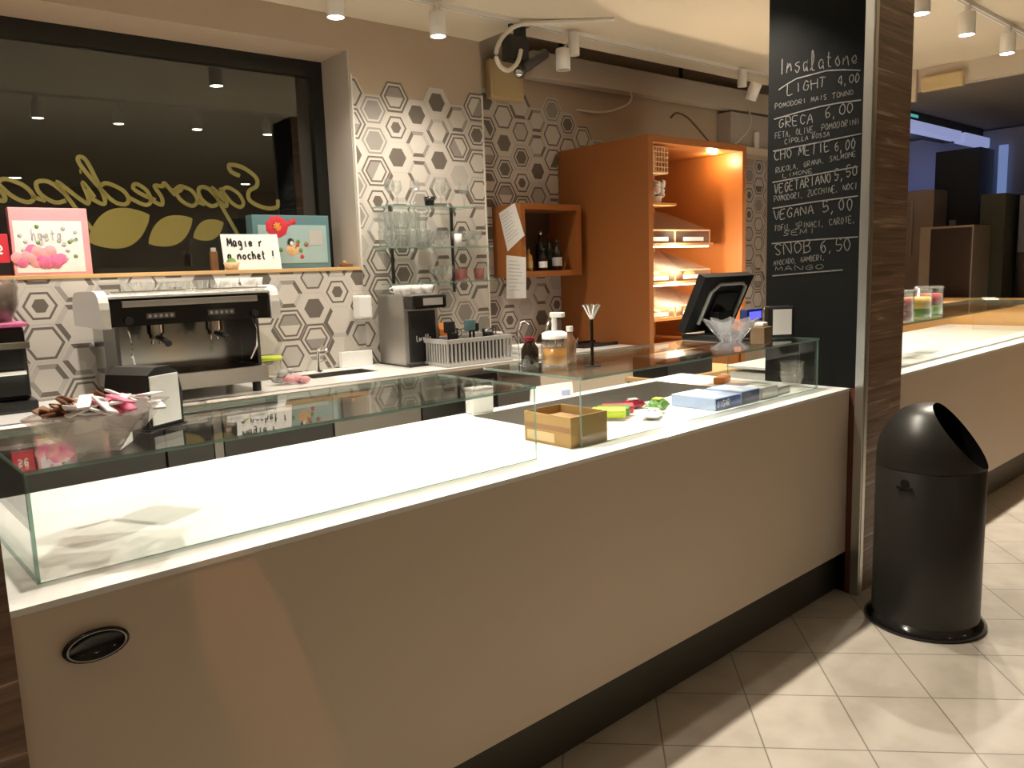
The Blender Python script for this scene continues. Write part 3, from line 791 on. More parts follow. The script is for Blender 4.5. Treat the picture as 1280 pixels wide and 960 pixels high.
MB().lathe([(0, 0), (.03, 0), (.042, .04), (.039, .04), (.028, .004), (0, .004)], n=16).build('bowl', M['wicker'], bk)
MB().sphere((0, 0, .035), .028, 0, 8).build('greenery', M['green_leaf'], bk)
ld = thing('wooden_ornament', 'small dark wooden ornament at the right end of the ledge', 'ornament', B(2.22, 4.26, ZL), BA)
MB().box(-.035, .035, -.02, .02, 0, .018, 0, .004).build('base', M['brown'], ld); MB().sphere((-.01, 0, .025), .014, 0, 8).build('knob', M['card'], ld)

# ------------------------------------------------------------------ things on the back counter
yl = thing('plastic_tub', 'clear plastic tub with lime green lid beside the espresso machine', 'tub', B(1.63, 4.06, ZB), BA)
MB().lathe([(0, 0), (.055, 0), (.065, .10), (.062, .10), (.052, .004), (0, .004)], n=24).build('tub', M['acrylic'], yl)
MB().lathe([(0, .118), (.066, .118), (.070, .112), (.070, .10), (.066, .10), (0, .104)], n=24).build('lid', M['lime'], yl)
rd = thing('dish_cloth', 'crumpled red and grey cloth on the back counter edge', 'cloth', B(1.64, 3.74, ZB), BA)
rp = random.Random(11); m_ = MB()
for k in range(7): m_.sphere((rp.uniform(-.05, .05), rp.uniform(-.03, .03), .018 + rp.uniform(0, .012)), .024, 0, 8, 1.3, .9, .75)
m_.build('red_fold', M['pink'], rd)
m_ = MB()
for k in range(8): m_.sphere((rp.uniform(-.09, -.01), rp.uniform(.02, .07), .025 + rp.uniform(0, .04)), .022, 0, 8, 1.2, 1, .8)
m_.build('grey_fold', M['grey_plastic'], rd)

cg = thing('bean_grinder', 'tall steel coffee grinder with black front and white cups on top', 'grinder', B(2.36, 3.88, ZB + .002), BA)
MB().box(0, .235, .0, .29, .0, .405, 0, .006).build('body', M['steel_soft'], cg)
MB().box(.03, .205, -.012, -.001, .02, .31, 0, .003).build('front_panel', M['black'], cg)
MB().box(.005, .23, -.10, .0, .325, .40, 0, .012).build('head', M['black_gloss'], cg)
MB().box(.07, .20, -.103, -.10, .345, .385).build('display', M['grey_plastic'], cg)
MB().box(-.01, .245, -.05, .29, -.001, .006).build('foot_plate', M['black'], cg)
wr = MB(); writing(wr, 'Lorella', .10, .03, .004, lambda x, y: (.07 + x, -.0135, .14 + y), .04, random.Random(3)); wr.build('badge', M['white'], cg)
first = None
for k in range(6):
    loc = B(2.375 + .05 + (k % 3) * .075, 3.95 + (.085 if k > 2 else 0), ZB + .408 + (0 if k < 3 else .0))
    if first is None:
        first = tag(cupm.build('coffee_cup', M['white'], None, loc, BA + 1), 'white coffee cup upright on top of the steel coffee grinder', 'cup', 'white cups on the steel grinder')
    else:
        o = first.copy(); COL.objects.link(o); o.location = loc; o.rotation_euler[2] = k
sd = thing('soap_dispenser', 'white wall soap dispenser left of the steel coffee grinder', 'dispenser', B(2.25, W1 - .007, 1.195), BA)
MB().box(-.042, .042, -.085, 0, 0, .135, 0, .012).build('body', M['white'], sd); MB().box(-.03, .03, -.08, -.01, -.012, .001, 0, .004).build('push_bar', M['grey_plastic'], sd)
oc = thing('juice_carton', 'orange carton between the steel grinder and the grey rack', 'carton', B(2.665, 3.96, ZB), BA)
MB().box(-.03, .03, -.03, .03, 0, .19).prism([(-.03, .19), (.03, .19), (0, .23)], -.03, .03, 0, 'x').build('carton', M['orange_card'], oc)
MB().box(-.031, .031, -.032, -.03, .0, .055).build('dark_band', M['black'], oc)

# grey cutlery rack
ck_ = thing('cutlery_basket', 'grey slatted plastic basket full of bar tools on back counter', 'basket', B(2.485, 3.64, ZB), BA)
wB, dB, hB = .45, .26, .155
rk = MB()
for x in [k * wB / 17 for k in range(18)]:
    for y in (0, dB): rk.box(x - .0055, x + .0055, y - .004, y + .004, .02, hB - .02)
for y in [k * dB / 10 for k in range(1, 10)]:
    for x in (0, wB): rk.box(x - .004, x + .004, y - .0055, y + .0055, .02, hB - .02)
rk.build('slats', M['grey_plastic'], ck_)
MB().box(-.007, wB + .007, -.007, .007, hB - .025, hB, 0, .003).box(-.007, wB + .007, dB - .007, dB + .007, hB - .025, hB, 0, .003).box(-.007, .007, .007, dB - .007, hB - .025, hB).box(wB - .007, wB + .007, .007, dB - .007, hB - .025, hB).build('rim', M['grey_plastic'], ck_)
MB().box(-.006, wB + .006, -.006, dB + .006, 0, .022, 0, .003).build('base', M['grey_plastic'], ck_)
MB().box(.03, wB - .03, .03, dB - .03, .024, .13, 0, .01).build('liner', M['black_matte'], ck_)
rp = random.Random(6)
tl = [(2.485 + .08, 3.73, 'black', .14), (2.485 + .15, 3.80, 'dark_steel', .12), (2.485 + .23, 3.74, 'teal', .14), (2.485 + .30, 3.80, 'black', .11), (2.485 + .36, 3.74, 'dark_steel', .10)]
for k, (u, v, mm, hh) in enumerate(tl):
    o = thing('bar_tool', ['black scoop standing at the left of the grey slatted basket', 'steel jug standing behind in the grey slatted basket', 'teal square scraper standing up in the grey slatted basket', 'black handled brush standing in the grey slatted basket', 'short steel shaker standing at the right of the grey slatted basket'][k], 'bar tool', B(u, v, ZB + .131), BA)
    if k in (1, 4):
        MB().lathe([(0, 0), (.03, 0), (.035, hh * .6), (.033, hh * .6), (.028, .004), (0, .004)], n=16).build('cup', M[mm], o)
        MB().tube([(.034, 0, .02), (.06, 0, .03), (.06, 0, .06), (.034, 0, .065)], .004, 6).build('handle', M[mm], o)
    else:
        MB().tube([(0, 0, 0), (0, 0, hh * .45)], .007, 8).build('handle', M['black'], o)
        MB().box(-.035, .035, -.01, .01, hh * .4, hh * .85, 0, .006).build('blade', M[mm], o)

fcx = thing('folded_cloths', 'pile of folded white cloths right of the grey basket', 'cloths', B(3.10, 3.70, ZB), BA)
for k in range(3): MB().box(-.10 + k * .006, .10 - k * .008, -.08, .08, k * .025, k * .025 + .024, 0, .009).build('cloth', M['white_matte'], fcx)
lm = MB().sphere((0, 0, .028), .03, 0, 12, 1.15, 1, .95)
tag(lm.build('lime', M['lime'], None, B(2.985, 3.90, ZB), BA), 'green lime lying behind the folded white cloths', 'lime')
wt = thing('storage_tub', 'white lidded tub behind the lime near the cube shelf', 'tub', B(3.13, 4.06, ZB), BA)
MB().lathe([(0, 0), (.05, 0), (.058, .12), (0, .12)], n=20).build('tub', M['white'], wt); MB().lathe([(.06, .12), (.06, .135), (0, .137)], n=20).build('lid', M['white_matte'], wt)
bt_ = thing('serving_tray', 'black tray lying on the back counter beside the orange cabinet', 'tray', B(3.80, 3.86, ZB), BA)
MB().box(-.16, .16, -.11, .11, 0, .008, 0, .003).box(-.16, .16, -.112, -.104, .008, .022).box(-.16, .16, .104, .112, .008, .022).build('tray', M['black'], bt_)
MB().tube([(-.11, 0, .01), (-.13, 0, .04), (-.11, 0, .055)], .006).build('handle', M['chrome'], bt_)

# ------------------------------------------------------------------ glass wall shelves with glassware
SH = [(1.835, 2.37, 2.96), (1.60, 2.35, 3.10), (1.39, 2.40, 3.12)]
gs = thing('glass_shelf_rack', 'three glass wall shelves on dark brackets between window and corner', 'shelf', B(2.35, W1 - .008, 1.35), BA)
for z, a, b in SH:
    MB().pane(a - 2.35, b - 2.35, -.20, -.012, z - 1.35 - .008, z - 1.35).build('glass_shelf', [M['glass'], M['glass_edge']], gs)
for u in (2.49, 2.93):
    MB().box(u - 2.35 - .008, u - 2.35 + .008, -.011, 0, -.03, .50).build('bracket_bar', M['dark_steel'], gs)

gm = {}
gm['wine'] = MB().lathe([(0, .003), (.032, 0), (.033, .003), (.006, .008), (.004, .07), (.012, .08), (.034, .11), (.036, .13), (.029, .17), (.0275, .17), (.034, .13), (.032, .112), (.01, .085), (0, .083)], n=18)
gm['tumbler'] = MB().lathe([(0, 0), (.028, 0), (.034, .10), (.032, .10), (.026, .008), (0, .008)], n=18)
gm['goblet'] = MB().lathe([(0, .003), (.028, 0), (.028, .003), (.006, .01), (.006, .03), (.03, .05), (.038, .095), (.036, .095), (.028, .053), (0, .04)], n=18)


def glasses(kind, spots, label, group, m='glassware', s=1.):
    first = None
    for (u, v, z) in spots:
        if first is None:
            first = tag(gm[kind].build(kind + '_glass' if kind != 'goblet' else 'goblet', M[m], None, B(u, v, z), BA), label, 'glass', group); first.scale = (s, s, s)
        else:
            o = first.copy(); COL.objects.link(o); o.location = B(u, v, z)


glasses('wine', [(2.40 + .085 * k, 4.03 + (.06 if k % 2 else 0), 1.8355) for k in range(3)] + [(2.75 + .085 * k, 4.03 + (.07 if k % 2 else 0), 1.8355) for k in range(3)], 'stemmed wine glass standing on the topmost glass shelf', 'wine glasses on the top shelf', s=.85)
tag(MB().lathe([(0, 0), (.026, 0), (.034, .055), (.031, .055), (.024, .005), (0, .005)], n=16).build('espresso_cup', M['black_gloss'], None, B(2.675, 4.04, 1.8355), BA), 'single black cup among the wine glasses on the top shelf', 'cup')
sp_ = [(2.39 + .072 * k, 4.03 + .07 * j, 1.6005) for k in range(5) for j in range(2)]
glasses('tumbler', sp_ + [(u, v, z + .1005) for u, v, z in sp_ if u < 2.65], 'plain tumbler in the double-stacked rows of the middle glass shelf', 'tumblers on the middle shelf')
glasses('goblet', [(2.765, 4.04, 1.6005), (2.79, 4.12, 1.6005), (2.92, 4.12, 1.6005), (2.94, 4.03, 1.6005), (3.02, 4.05, 1.6005), (3.0, 4.13, 1.6005), (3.065, 4.12, 1.6005)], 'short goblet at the right of the middle glass shelf', 'goblets on the middle shelf')
tag(MB().lathe([(0, 0), (.02, 0), (.024, .075), (.021, .075), (.018, .005), (0, .005)], n=16).build('white_cup', M['white'], None, B(2.865, 4.03, 1.6005), BA), 'single tall white cup among glasses on the middle shelf', 'cup')
glasses('goblet', [(2.70, 4.06, 1.3905), (2.78, 4.03, 1.3905), (2.80, 4.12, 1.3905)], 'short goblet standing mid-way on the lowest glass shelf', 'goblets on the lowest shelf')
glasses('tumbler', [(2.88 + .075 * k, 4.04 + (.07 if k % 2 else 0), 1.3905) for k in range(3)] + [(2.92, 4.12, 1.3905), (3.07, 4.12, 1.3905)], 'pink-tinted low tumbler at the right of the lowest glass shelf', 'pink tumblers on the lowest shelf', 'pink_glass', .75)

# ------------------------------------------------------------------ orange cube shelf on the recess wall
cs = thing('cube_shelf', 'orange open cube shelf on the tiled wall holding bottles', 'shelf', B(3.385, W2 - .007, 1.395), BA)
cw, cd, chh, t_ = .545, .30, .48, .038
for nm, bxx in (('side', (0, t_, -cd, 0, 0, chh)), ('side', (cw - t_, cw, -cd, 0, 0, chh)), ('top', (t_, cw - t_, -cd, 0, chh - t_, chh)), ('bottom', (t_, cw - t_, -cd, 0, 0, t_))):
    MB().box(*bxx).build(nm, M['orange'], cs)


def bottle(label, cat, u, v, z, h, r_, mm, cap, lab=None):
    o = thing('bottle', label, cat, B(u, v, z), BA)
    MB().lathe([(0, 0), (r_, 0), (r_, h * .55), (r_ * .85, h * .64), (r_ * .36, h * .74), (r_ * .34, h * .93), (0, h * .93)], n=18).build('body', M[mm], o)
    MB().lathe([(r_ * .38, h * .9), (r_ * .38, h), (0, h)], n=14).build('cap', M[cap], o)
    if lab: MB().lathe([(r_ + .0008, h * .14), (r_ + .0008, h * .42)], n=18).build('paper_label', M[lab], o)
    return o


MB().box(t_, cw - t_, -.008, 0, t_, chh - t_).build('back', M['inside_shade'], cs)  # added back panel; its dark brown stands in for the shade inside the cube
zc0 = 1.395 + t_ + .0005
bottle('tall bottle with red wine at the left in the orange cube', 'bottle', 3.50, 4.20, zc0, .30, .034, 'wine', 'chrome')
bottle('small bottle with cream label front left in the orange cube', 'bottle', 3.475, 4.09, zc0, .16, .028, 'amber', 'black', 'card')
bottle('squat bottle with white label in the middle of the orange cube', 'bottle', 3.61, 4.10, zc0, .15, .03, 'bottle_dark', 'black', 'white')
bottle('dark bottle with silver cap in the middle of the orange cube', 'bottle', 3.67, 4.19, zc0, .27, .036, 'bottle_dark', 'chrome')
bottle('dark bottle with white letters at the right in the orange cube', 'bottle', 3.75, 4.11, zc0, .21, .034, 'bottle_dark', 'black', 'grey_plastic')
bottle('green bottle at the rear right of the orange cube', 'bottle', 3.79, 4.24, zc0, .25, .034, 'bottle_green', 'wine')
bottle('plum liqueur bottle at the rear of the orange cube', 'bottle', 3.58, 4.26, zc0, .24, .034, 'bottle_green', 'black', 'wine')

# papers hung on the left side of the cube
def sheet(name, label, pts, u):
    o = thing(name, label, 'paper', B(u, W2 - .3, 1.5), BA)
    n = MB(); k = 0.0015
    n.add([(-k, v, z) for v, z in pts] + [(0, v, z) for v, z in pts], [(0, 1, 2, 3), (7, 6, 5, 4), (0, 4, 5, 1), (1, 5, 6, 2), (2, 6, 7, 3), (3, 7, 4, 0)])
    n.build('sheet', M['paper'], o)
    l_ = MB(); a, b, c_, d = [Vector((0, *q)) for q in pts]
    for i in range(9):
        s_ = .12 + i * .085
        p0 = a.lerp(d, s_); p1 = b.lerp(c_, s_); q0 = p0.lerp(p1, .12); q1 = p0.lerp(p1, random.uniform(.5, .88))
        up = (a - d).normalized() * .0022
        l_.add([(-.0018, *(q0 + up)[1:]), (-.0018, *(q1 + up)[1:]), (-.0018, *(q1 - up)[1:]), (-.0018, *(q0 - up)[1:])], [(0, 1, 2, 3)])
    l_.build('text_lines', M['grey_plastic'], o)
    return o


sheet('notice_sheet', 'crooked white sheet pinned to the left side of the orange cube', [(.215, .325), (.045, .38), (-.045, .165), (.135, .07)], 3.383)
sheet('notice_sheet', 'straight white sheet hanging below the crooked one under the cube', [(.145, .045), (-.055, .025), (-.045, -.24), (.16, -.245)], 3.380)

# ------------------------------------------------------------------ tall orange bakery cabinet
ca = thing('bakery_cabinet', 'tall orange cabinet with lit open front and bakery bins', 'cabinet', B(4.0, 3.50, 0), BA)
cW, cD, cH, ct = 1.06, W2 - .008 - 3.50, 2.275, .045
MB().box(0, ct, 0, cD, 0, cH, 0, .002).build('side', M['orange'], ca)
MB().box(cW - ct, cW, 0, cD, 0, cH, 0, .002).build('side', M['orange'], ca)
MB().box(ct, cW - ct, 0, cD, cH - ct, cH).build('top', M['orange'], ca)
MB().box(ct, cW - ct, cD - .03, cD, .1, cH - ct).build('back', M['orange_inside'], ca)
for z in (.86, 1.06, 1.31, 1.575):
    MB().box(ct, cW - ct if z < 1 else .86, .14, cD - .03, z, z + .02).build('shelf', M['orange_inside'], ca)
MB().box(ct, cW - ct, .02, .05, .1, .86).build('lower_door', M['orange'], ca)
MB().lathe([(.025, -.004), (0, -.004)], (cW - ct - .12, .16, cH - ct), 20).build('downlight', M['led_warm'], ca)
for z in (1.30, 1.565): MB().box(ct + .02, .82, .15, .17, z, z + .009).build('light_strip', M['led_warm'], ca)


def bakery_bin(label, u, z, w, hh, dd, tag_):
    o = thing('bakery_bin', label, 'bin', B(u, 3.655, z), BA)
    T = .005
    MB().box(0, w, 0, T, 0, hh * .35).box(0, w, dd - T, dd, 0, hh).prism([(T, 0), (dd - T, 0), (dd - T, hh), (T, hh * .35)], 0, T, 0, 'x').prism([(T, 0), (dd - T, 0), (dd - T, hh), (T, hh * .35)], w - T, w, 0, 'x').box(T, w - T, T, dd - T, 0, T).build('tray', M['acrylic'], o)
    MB().prism([(-.006, hh * .35), (-.004, hh * .35 + .007), (dd - .004, hh + .009), (dd, hh + .003)], -.002, w + .002, 0, 'x').build('sloped_lid', M['acrylic'], o)
    MB().box(-.004, w + .004, -.009, -.003, hh * .35 - .005, hh * .35 + .006).box(-.006, .001, -.006, .0, .0, hh * .35).box(w - .001, w + .006, -.006, 0, 0, hh * .35).build('front_frame', M['wicker'], o)
    MB().box(w * .2, w * .8, -.011, -.0095, .012, .04).build('price_strip', M['white'], o)
    return o


bun = MB().sphere((0, 0, 0), .045, 0, 10, 1.25, .95, .7)
stick = MB().tube([(-.09, 0, 0), (-.03, 0, .003), (.03, 0, .002), (.09, 0, 0)], .012, 8)
nm_ = {1.0805: 'lowest', 1.3305: 'middle', 1.5955: 'topmost'}
for z in (1.0805, 1.3305, 1.5955):
    for k in range(2):
        bakery_bin('clear %s bakery bin on the %s shelf of the orange cabinet' % (('left-hand', 'right-hand')[k], nm_[z]), 4.0 + .06 + k * .39, z, .38, .245 if z > 1.5 else .21, .45, 0)
first = None; rp = random.Random(15)
for z in (1.0805, 1.3305):
    for k in range(2):
        for j in range(6):
            loc = B(4.06 + k * .39 + .10 + (j % 2) * .17, 3.655 + .09 + (j // 2) * .12, z + .04)
            if first is None:
                first = tag(bun.build('bread_roll', M['bread'], None, loc, BA), 'golden bread roll inside a clear bin of the orange cabinet', 'bread roll', 'bread rolls in the bakery bins')
            else:
                o = first.copy(); COL.objects.link(o); o.location = loc; o.rotation_euler[2] = rp.uniform(-.5, .5)
# lattice lantern and dried flowers at the cabinet's upper left
la_ = thing('lattice_basket', 'pale lattice basket hanging under the orange cabinet top', 'basket', B(4.15, 3.56, 2.045), BA)
m_ = MB()
for k in range(6):
    m_.box(-.035 + k * .028 - .004, -.035 + k * .028 + .004, -.004, .0, .0, .17); m_.box(-.045, .115, -.0045, .0005, .005 + k * .032, .013 + k * .032)
    m_.box(-.035 + k * .028 - .004, -.035 + k * .028 + .004, .106, .11, .0, .17); m_.box(-.045, .115, .1055, .1105, .005 + k * .032, .013 + k * .032)
m_.box(-.045, .115, 0, .106, .0, .006)
m_.build('lattice', M['wicker'], la_); MB().tube([(.03, .05, .0), (.03, .05, .184)], .003, 6).build('cord', M['cable_white'], la_)
fl_ = thing('dried_flowers', 'bunch of pale dried flowers in a pot above the bakery bins', 'flowers', B(4.30, 3.70, 1.8605), BA)
MB().lathe([(0, 0), (.035, 0), (.045, .05), (.04, .05), (0, .045)], n=16).build('pot', M['white_matte'], fl_)
m_ = MB(); rp = random.Random(21)
for k in range(26):
    a = rp.uniform(0, 6.28); q = rp.uniform(.0, .085); m_.sphere((q * cos(a), q * sin(a) - .01, .085 + rp.uniform(-.03, .07)), rp.uniform(.014, .026), rp.choice((0, 0, 1)), 6)
m_.build('blossoms', [M['sachet_white'], M['olive']], fl_)
# ledge for the flower pot: top of the rear bins
MB().box(ct + .001, .40, .10, .34, 1.845, 1.86).build('shelf', M['orange_inside'], ca)

# ------------------------------------------------------------------ on the glass plates
ZP = ZG + .0008


def flared_bowl(name, label, loc, rz, r0, r1, h, n=4, mm='glassware'):
    o = thing(name, label, 'bowl', loc, rz)
    def ring(rr, z, o2=0): return [(rr * cos(2 * pi * (k + .5) / n) * math.sqrt(2), rr * sin(2 * pi * (k + .5) / n) * math.sqrt(2), z) for k in range(n)]
    v = ring(r0, 0) + ring(r1, h) + ring(r1 - .006, h) + ring(r0 - .004, .008)
    fs = [tuple(range(n))[::-1]]
    for a in range(3): fs += [(a * n + k, a * n + (k + 1) % n, (a + 1) * n + (k + 1) % n, (a + 1) * n + k) for k in range(n)]
    fs.append(tuple(range(3 * n, 4 * n)))
    MB().add(v, fs).build('bowl', M['bowl_glass'], o)
    rim = MB(); pr_ = ring(r1 - .003, h)
    for k in range(n): rim.tube([pr_[k], pr_[(k + 1) % n]], .0032, 6)
    rim.build('rim', M['glassware'], o)
    return o


bl = flared_bowl('glass_bowl', 'square flared glass bowl of sachets on the near glass case', (.435, 1.735, ZP), 1.02 + pi / 2, .042, .108, .080)
rp = random.Random(31)


def sachet(i, loc, rx, ry, rz, mm, label, group, first):
    if first is None:
        m_ = MB().box(-.013, .013, -.031, .031, -.0025, .0025, 0, .002)
        o = tag(m_.build('sachet', M[mm], None, loc), label, 'sachet', group)
    else: o = first.copy(); COL.objects.link(o); o.location = loc
    o.rotation_euler = (rx, ry, rz); return first or o


R_b = Vector((Rt.x, Rt.y, 0)).normalized(); D_b = Vector((Fw.x, Fw.y, 0)).normalized()
for mm, cnt, x0, x1, lab, gp in (('sachet_brown', 26, -.085, .02, 'brown cane sugar sachet in the square glass bowl', 'brown sugar sachets'), ('sachet_white', 18, -.03, .10, 'white sugar sachet in the square glass bowl', 'white sugar sachets'), ('sachet_pink', 6, .0, .085, 'pink sweetener sachet in the square glass bowl', 'pink sweetener sachets')):
    f0 = None
    for i in range(cnt):
        q = Vector((.435, 1.735, 0)) + R_b * rp.uniform(x0, x1) + D_b * rp.uniform(-.05, .06)
        z = ZP + .072 + rp.uniform(-.012, .016) + (.016 if mm != 'sachet_brown' else .007)
        f0 = sachet(i, (q.x, q.y, z), rp.uniform(-.35, .6), rp.uniform(-.4, .4), rp.uniform(0, 3), mm, lab, gp, f0)

nd = thing('napkin_dispenser', 'black napkin dispenser with white napkins behind the sachet bowl', 'napkin dispenser', (.570, 1.90, ZP), -1.08)
pr = [(-.052, 0), (-.055, .08), (-.045, .125), (-.02, .14), (.02, .14), (.045, .125), (.055, .08), (.052, 0)]
MB().prism(pr, -.06, .06, 0, 'x').build('housing', M['black'], nd)
MB().box(.0605, .063, -.043, .043, .012, .122, 0, .0012).build('napkin_face', M['white'], nd)
MB().prism([(-.056, .0), (-.056, .004), (.056, .004), (.056, 0)], -.066, .066, 0, 'x').build('base', M['black'], nd)
np_ = tag(MB().prism([(-.03, 0), (.03, .005), (.034, .075), (-.026, .08)], -.001, .004, 0, 'y').build('paper_napkin', M['white'], None, (.455, 1.93, ZP), .2), 'loose white paper napkin standing left of the black dispenser', 'napkin')

# jam dispenser and bottles on the right-hand plate
jd = thing('pump_jar', 'glass jar of orange syrup with white pump on the glass case', 'jar', (1.895, 1.90, ZP), .3)
MB().lathe([(0, 0), (.044, 0), (.047, .01), (.047, .075), (.04, .09), (.04, .10), (.038, .10), (.036, .088), (.043, .074), (.043, .006), (0, .006)], n=24).build('jar', M['glassware'], jd)
MB().lathe([(0, .007), (.042, .007), (.042, .062), (0, .062)], n=24).build('syrup', M['orange_jam'], jd)
MB().lathe([(.043, .094), (.043, .112), (.03, .118), (0, .118)], n=24).build('lid', M['white'], jd)
MB().cyl((0, 0, .117), .009, .055, 14).box(-.012, .012, -.036, .012, .165, .182, 0, .004).build('pump', M['white'], jd)
b1 = thing('syrup_bottle', 'dark syrup bottle left of the orange syrup jar', 'bottle', (1.84, 1.965, ZP), 0)
MB().lathe([(0, 0), (.03, 0), (.03, .06), (.018, .08), (.016, .09), (0, .09)], n=18).build('body', M['bottle_dark'], b1); MB().cyl((0, 0, .088), .019, .012, 16).build('cap', M['wine'], b1)
b2 = thing('syrup_bottle', 'brown syrup bottle with white cap right of the orange syrup jar', 'bottle', (2.015, 1.945, ZP), 0)
MB().lathe([(0, 0), (.022, 0), (.022, .075), (.01, .095), (.009, .11), (0, .11)], n=18).build('body', M['brown'], b2); MB().cyl((0, 0, .107), .012, .018, 14).build('cap', M['white'], b2)
sp2 = thing('straw_stand', 'thin dark stand with crystal top right of the syrup bottles', 'stand', (1.96, 1.79, ZP), 0)
MB().cyl((0, 0, 0), .03, .004, 20).build('base', M['dark_steel'], sp2); MB().tube([(0, 0, .003), (0, 0, .16)], .0055, 8).build('stem', M['bottle_dark'], sp2)
m_ = MB()
for k in range(9):
    a = k * 2 * pi / 9; m_.tube([(0, 0, .155), (.022 * cos(a), .022 * sin(a), .195), (.028 * cos(a), .028 * sin(a), .205)], .004, 5)
m_.build('crystal_top', M['chrome'], sp2)
wl = thing('wire_tongs_rack', 'bent wire rack behind the syrup bottles', 'rack', (1.93, 2.03, ZP), .1)
MB().tube([(-.09, 0, 0), (-.09, 0, .12), (-.075, 0, .145), (-.055, 0, .15), (-.035, 0, .14)], .0035, 6).tube([(.06, 0, 0), (.06, 0, .11), (.075, 0, .14), (.10, 0, .145), (.115, 0, .11), (.11, 0, .0)], .0035, 6).tube([(-.09, 0, .002), (.11, 0, .002)], .0035, 6).build('wire', M['chrome'], wl)

# crystal bowl on the right plate
cb = thing('crystal_bowl', 'star-shaped cut crystal bowl on the glass case before the till', 'bowl', (2.65, 1.705, ZP), .2)
n = 16; ri = lambda r_, z, j: [((r_ * (1.0 if k % 2 else j)) * cos(2 * pi * k / n), (r_ * (1.0 if k % 2 else j)) * sin(2 * pi * k / n), z + (.012 if (k % 2 and z > .08) else 0)) for k in range(n)]
v = ri(.075, 0, .9) + ri(.035, .03, .8) + ri(.105, .105, .78) + ri(.098, .105, .76) + ri(.025, .038, .8)
fs = [tuple(range(n))[::-1]]
for a in range(4): fs += [(a * n + k, a * n + (k + 1) % n, (a + 1) * n + (k + 1) % n, (a + 1) * n + k) for k in range(n)]
fs.append(tuple(range(4 * n, 5 * n)))
MB().add(v, fs).build('bowl', M['crystal'], cb)
m_ = MB()
for k in range(8):
    a = 2 * pi * (2 * k + 1) / n; m_.tube([(.075 * cos(a), .075 * sin(a), .004), (.034 * cos(a), .034 * sin(a), .03), (.103 * cos(a), .103 * sin(a), .115)], .0045, 5)
m_.build('cut_ribs', M['crystal'], cb)

n2 = thing('napkin_holder', 'black napkin holder with white napkins in front of the chalkboard', 'napkin dispenser', (3.155, 1.79, ZP), -.62)
MB().box(-.058, .058, -.03, .03, 0, .135, 0, .012).build('housing', M['black'], n2); MB().box(-.042, .042, -.0325, -.0305, .014, .122, 0, .001).build('napkin_face', M['white'], n2)

# till: monitor, customer display, drawer, paper carton
pt = thing('till_monitor', 'black touchscreen till turned to the staff on the glass case', 'till', (2.97, 1.97, ZP), -.05)
MB().box(-.13, .13, -.09, .10, 0, .03, 0, .01).build('base', M['black'], pt)
MB().prism([(-.02, .028), (.04, .028), (.01, .12), (-.04, .12)], -.05, .05, 0, 'x').build('neck', M['black'], pt)
sr = MB().prism([(.055, .035), (.09, .045), (-.025, .285), (-.06, .27)], -.17, .17, 0, 'x').build('screen_housing', M['black'], pt)
MB().prism([(.060, .06), (.091, .055), (-.015, .272), (-.019, .275)], -.155, .155, 0, 'x').build('screen', M['screen'], sr)
k_ = MB()
for q in range(2):
    a0 = .12 - q * .03; zz = [(.028, .08 + q * .03), (-.04, .235 - q * .03)]
    P_ = lambda t2: (lambda s_: (.052 - .115 * s_ - .004, .035 + .235 * s_))(t2)
pts_ = []
for (x, s_) in ((-.10, .15), (-.10, .72), (-.06, .86), (.10, .86), (.13, .80), (.13, .15)):
    yy, z2 = P_(s_); pts_.append((x, yy, z2))
MB().tube(pts_, .008, 6).build('rear_frame', M['grey_plastic'], sr)
yy, z2 = P_(.5)
MB().prism([(P_(.2)[0], P_(.2)[1]), (P_(.2)[0] - .006, P_(.2)[1] - .003), (P_(.7)[0] - .006, P_(.7)[1] - .003), (P_(.7)[0], P_(.7)[1])], -.05, .09, 0, 'x').build('rear_plate', M['dark_steel'], sr)
cdp = thing('customer_display', 'small blue lit customer display on a post by the pillar', 'display', (2.95, 1.80, ZP), 0)
MB().cyl((0, 0, 0), .035, .01, 20).build('base', M['black'], cdp); MB().cyl((0, 0, .009), .008, .075, 12).build('post', M['black'], cdp)
h_ = MB().box(-.06, .06, -.018, .018, .083, .135, 0, .005).build('housing', M['navy'], cdp)
MB().box(-.045, .045, -.0195, -.0185, .094, .124).build('lit_screen', M['lcd_blue'], h_)
tc_ = thing('till_cabinet', 'dark cabinet with wooden top behind the counter below the till', 'cabinet', (3.30, 2.50, 0), 0)
MB().box(0, .75, 0, .26, 0, .83).build('body', M['black_matte'], tc_); MB().box(-.01, .76, -.01, .27, .83, .855, 0, .003).build('worktop', M['wood_pale'], tc_)
dr = thing('cash_drawer', 'black cash drawer standing on the dark till cabinet', 'cash drawer', (3.32, 2.52, .8555), 0)
MB().box(0, .42, 0, .22, 0, .11, 0, .004).build('case', M['black'], dr); MB().box(.01, .41, -.006, -.001, .012, .10, 0, .002).build('drawer_front', M['black_matte'], dr)
pc = thing('paper_roll_box', 'brown paper roll box standing near the pillar behind the crystal bowl', 'box', (2.885, 1.715, ZP), .1)
MB().box(-.035, .035, -.03, .03, 0, .068, 0, .002).build('box', mat('brown_card', (.17, .105, .05), .7), pc); MB().box(-.022, .022, -.02, .02, .0685, .086, 0, .006).build('paper_roll', M['white'], pc)

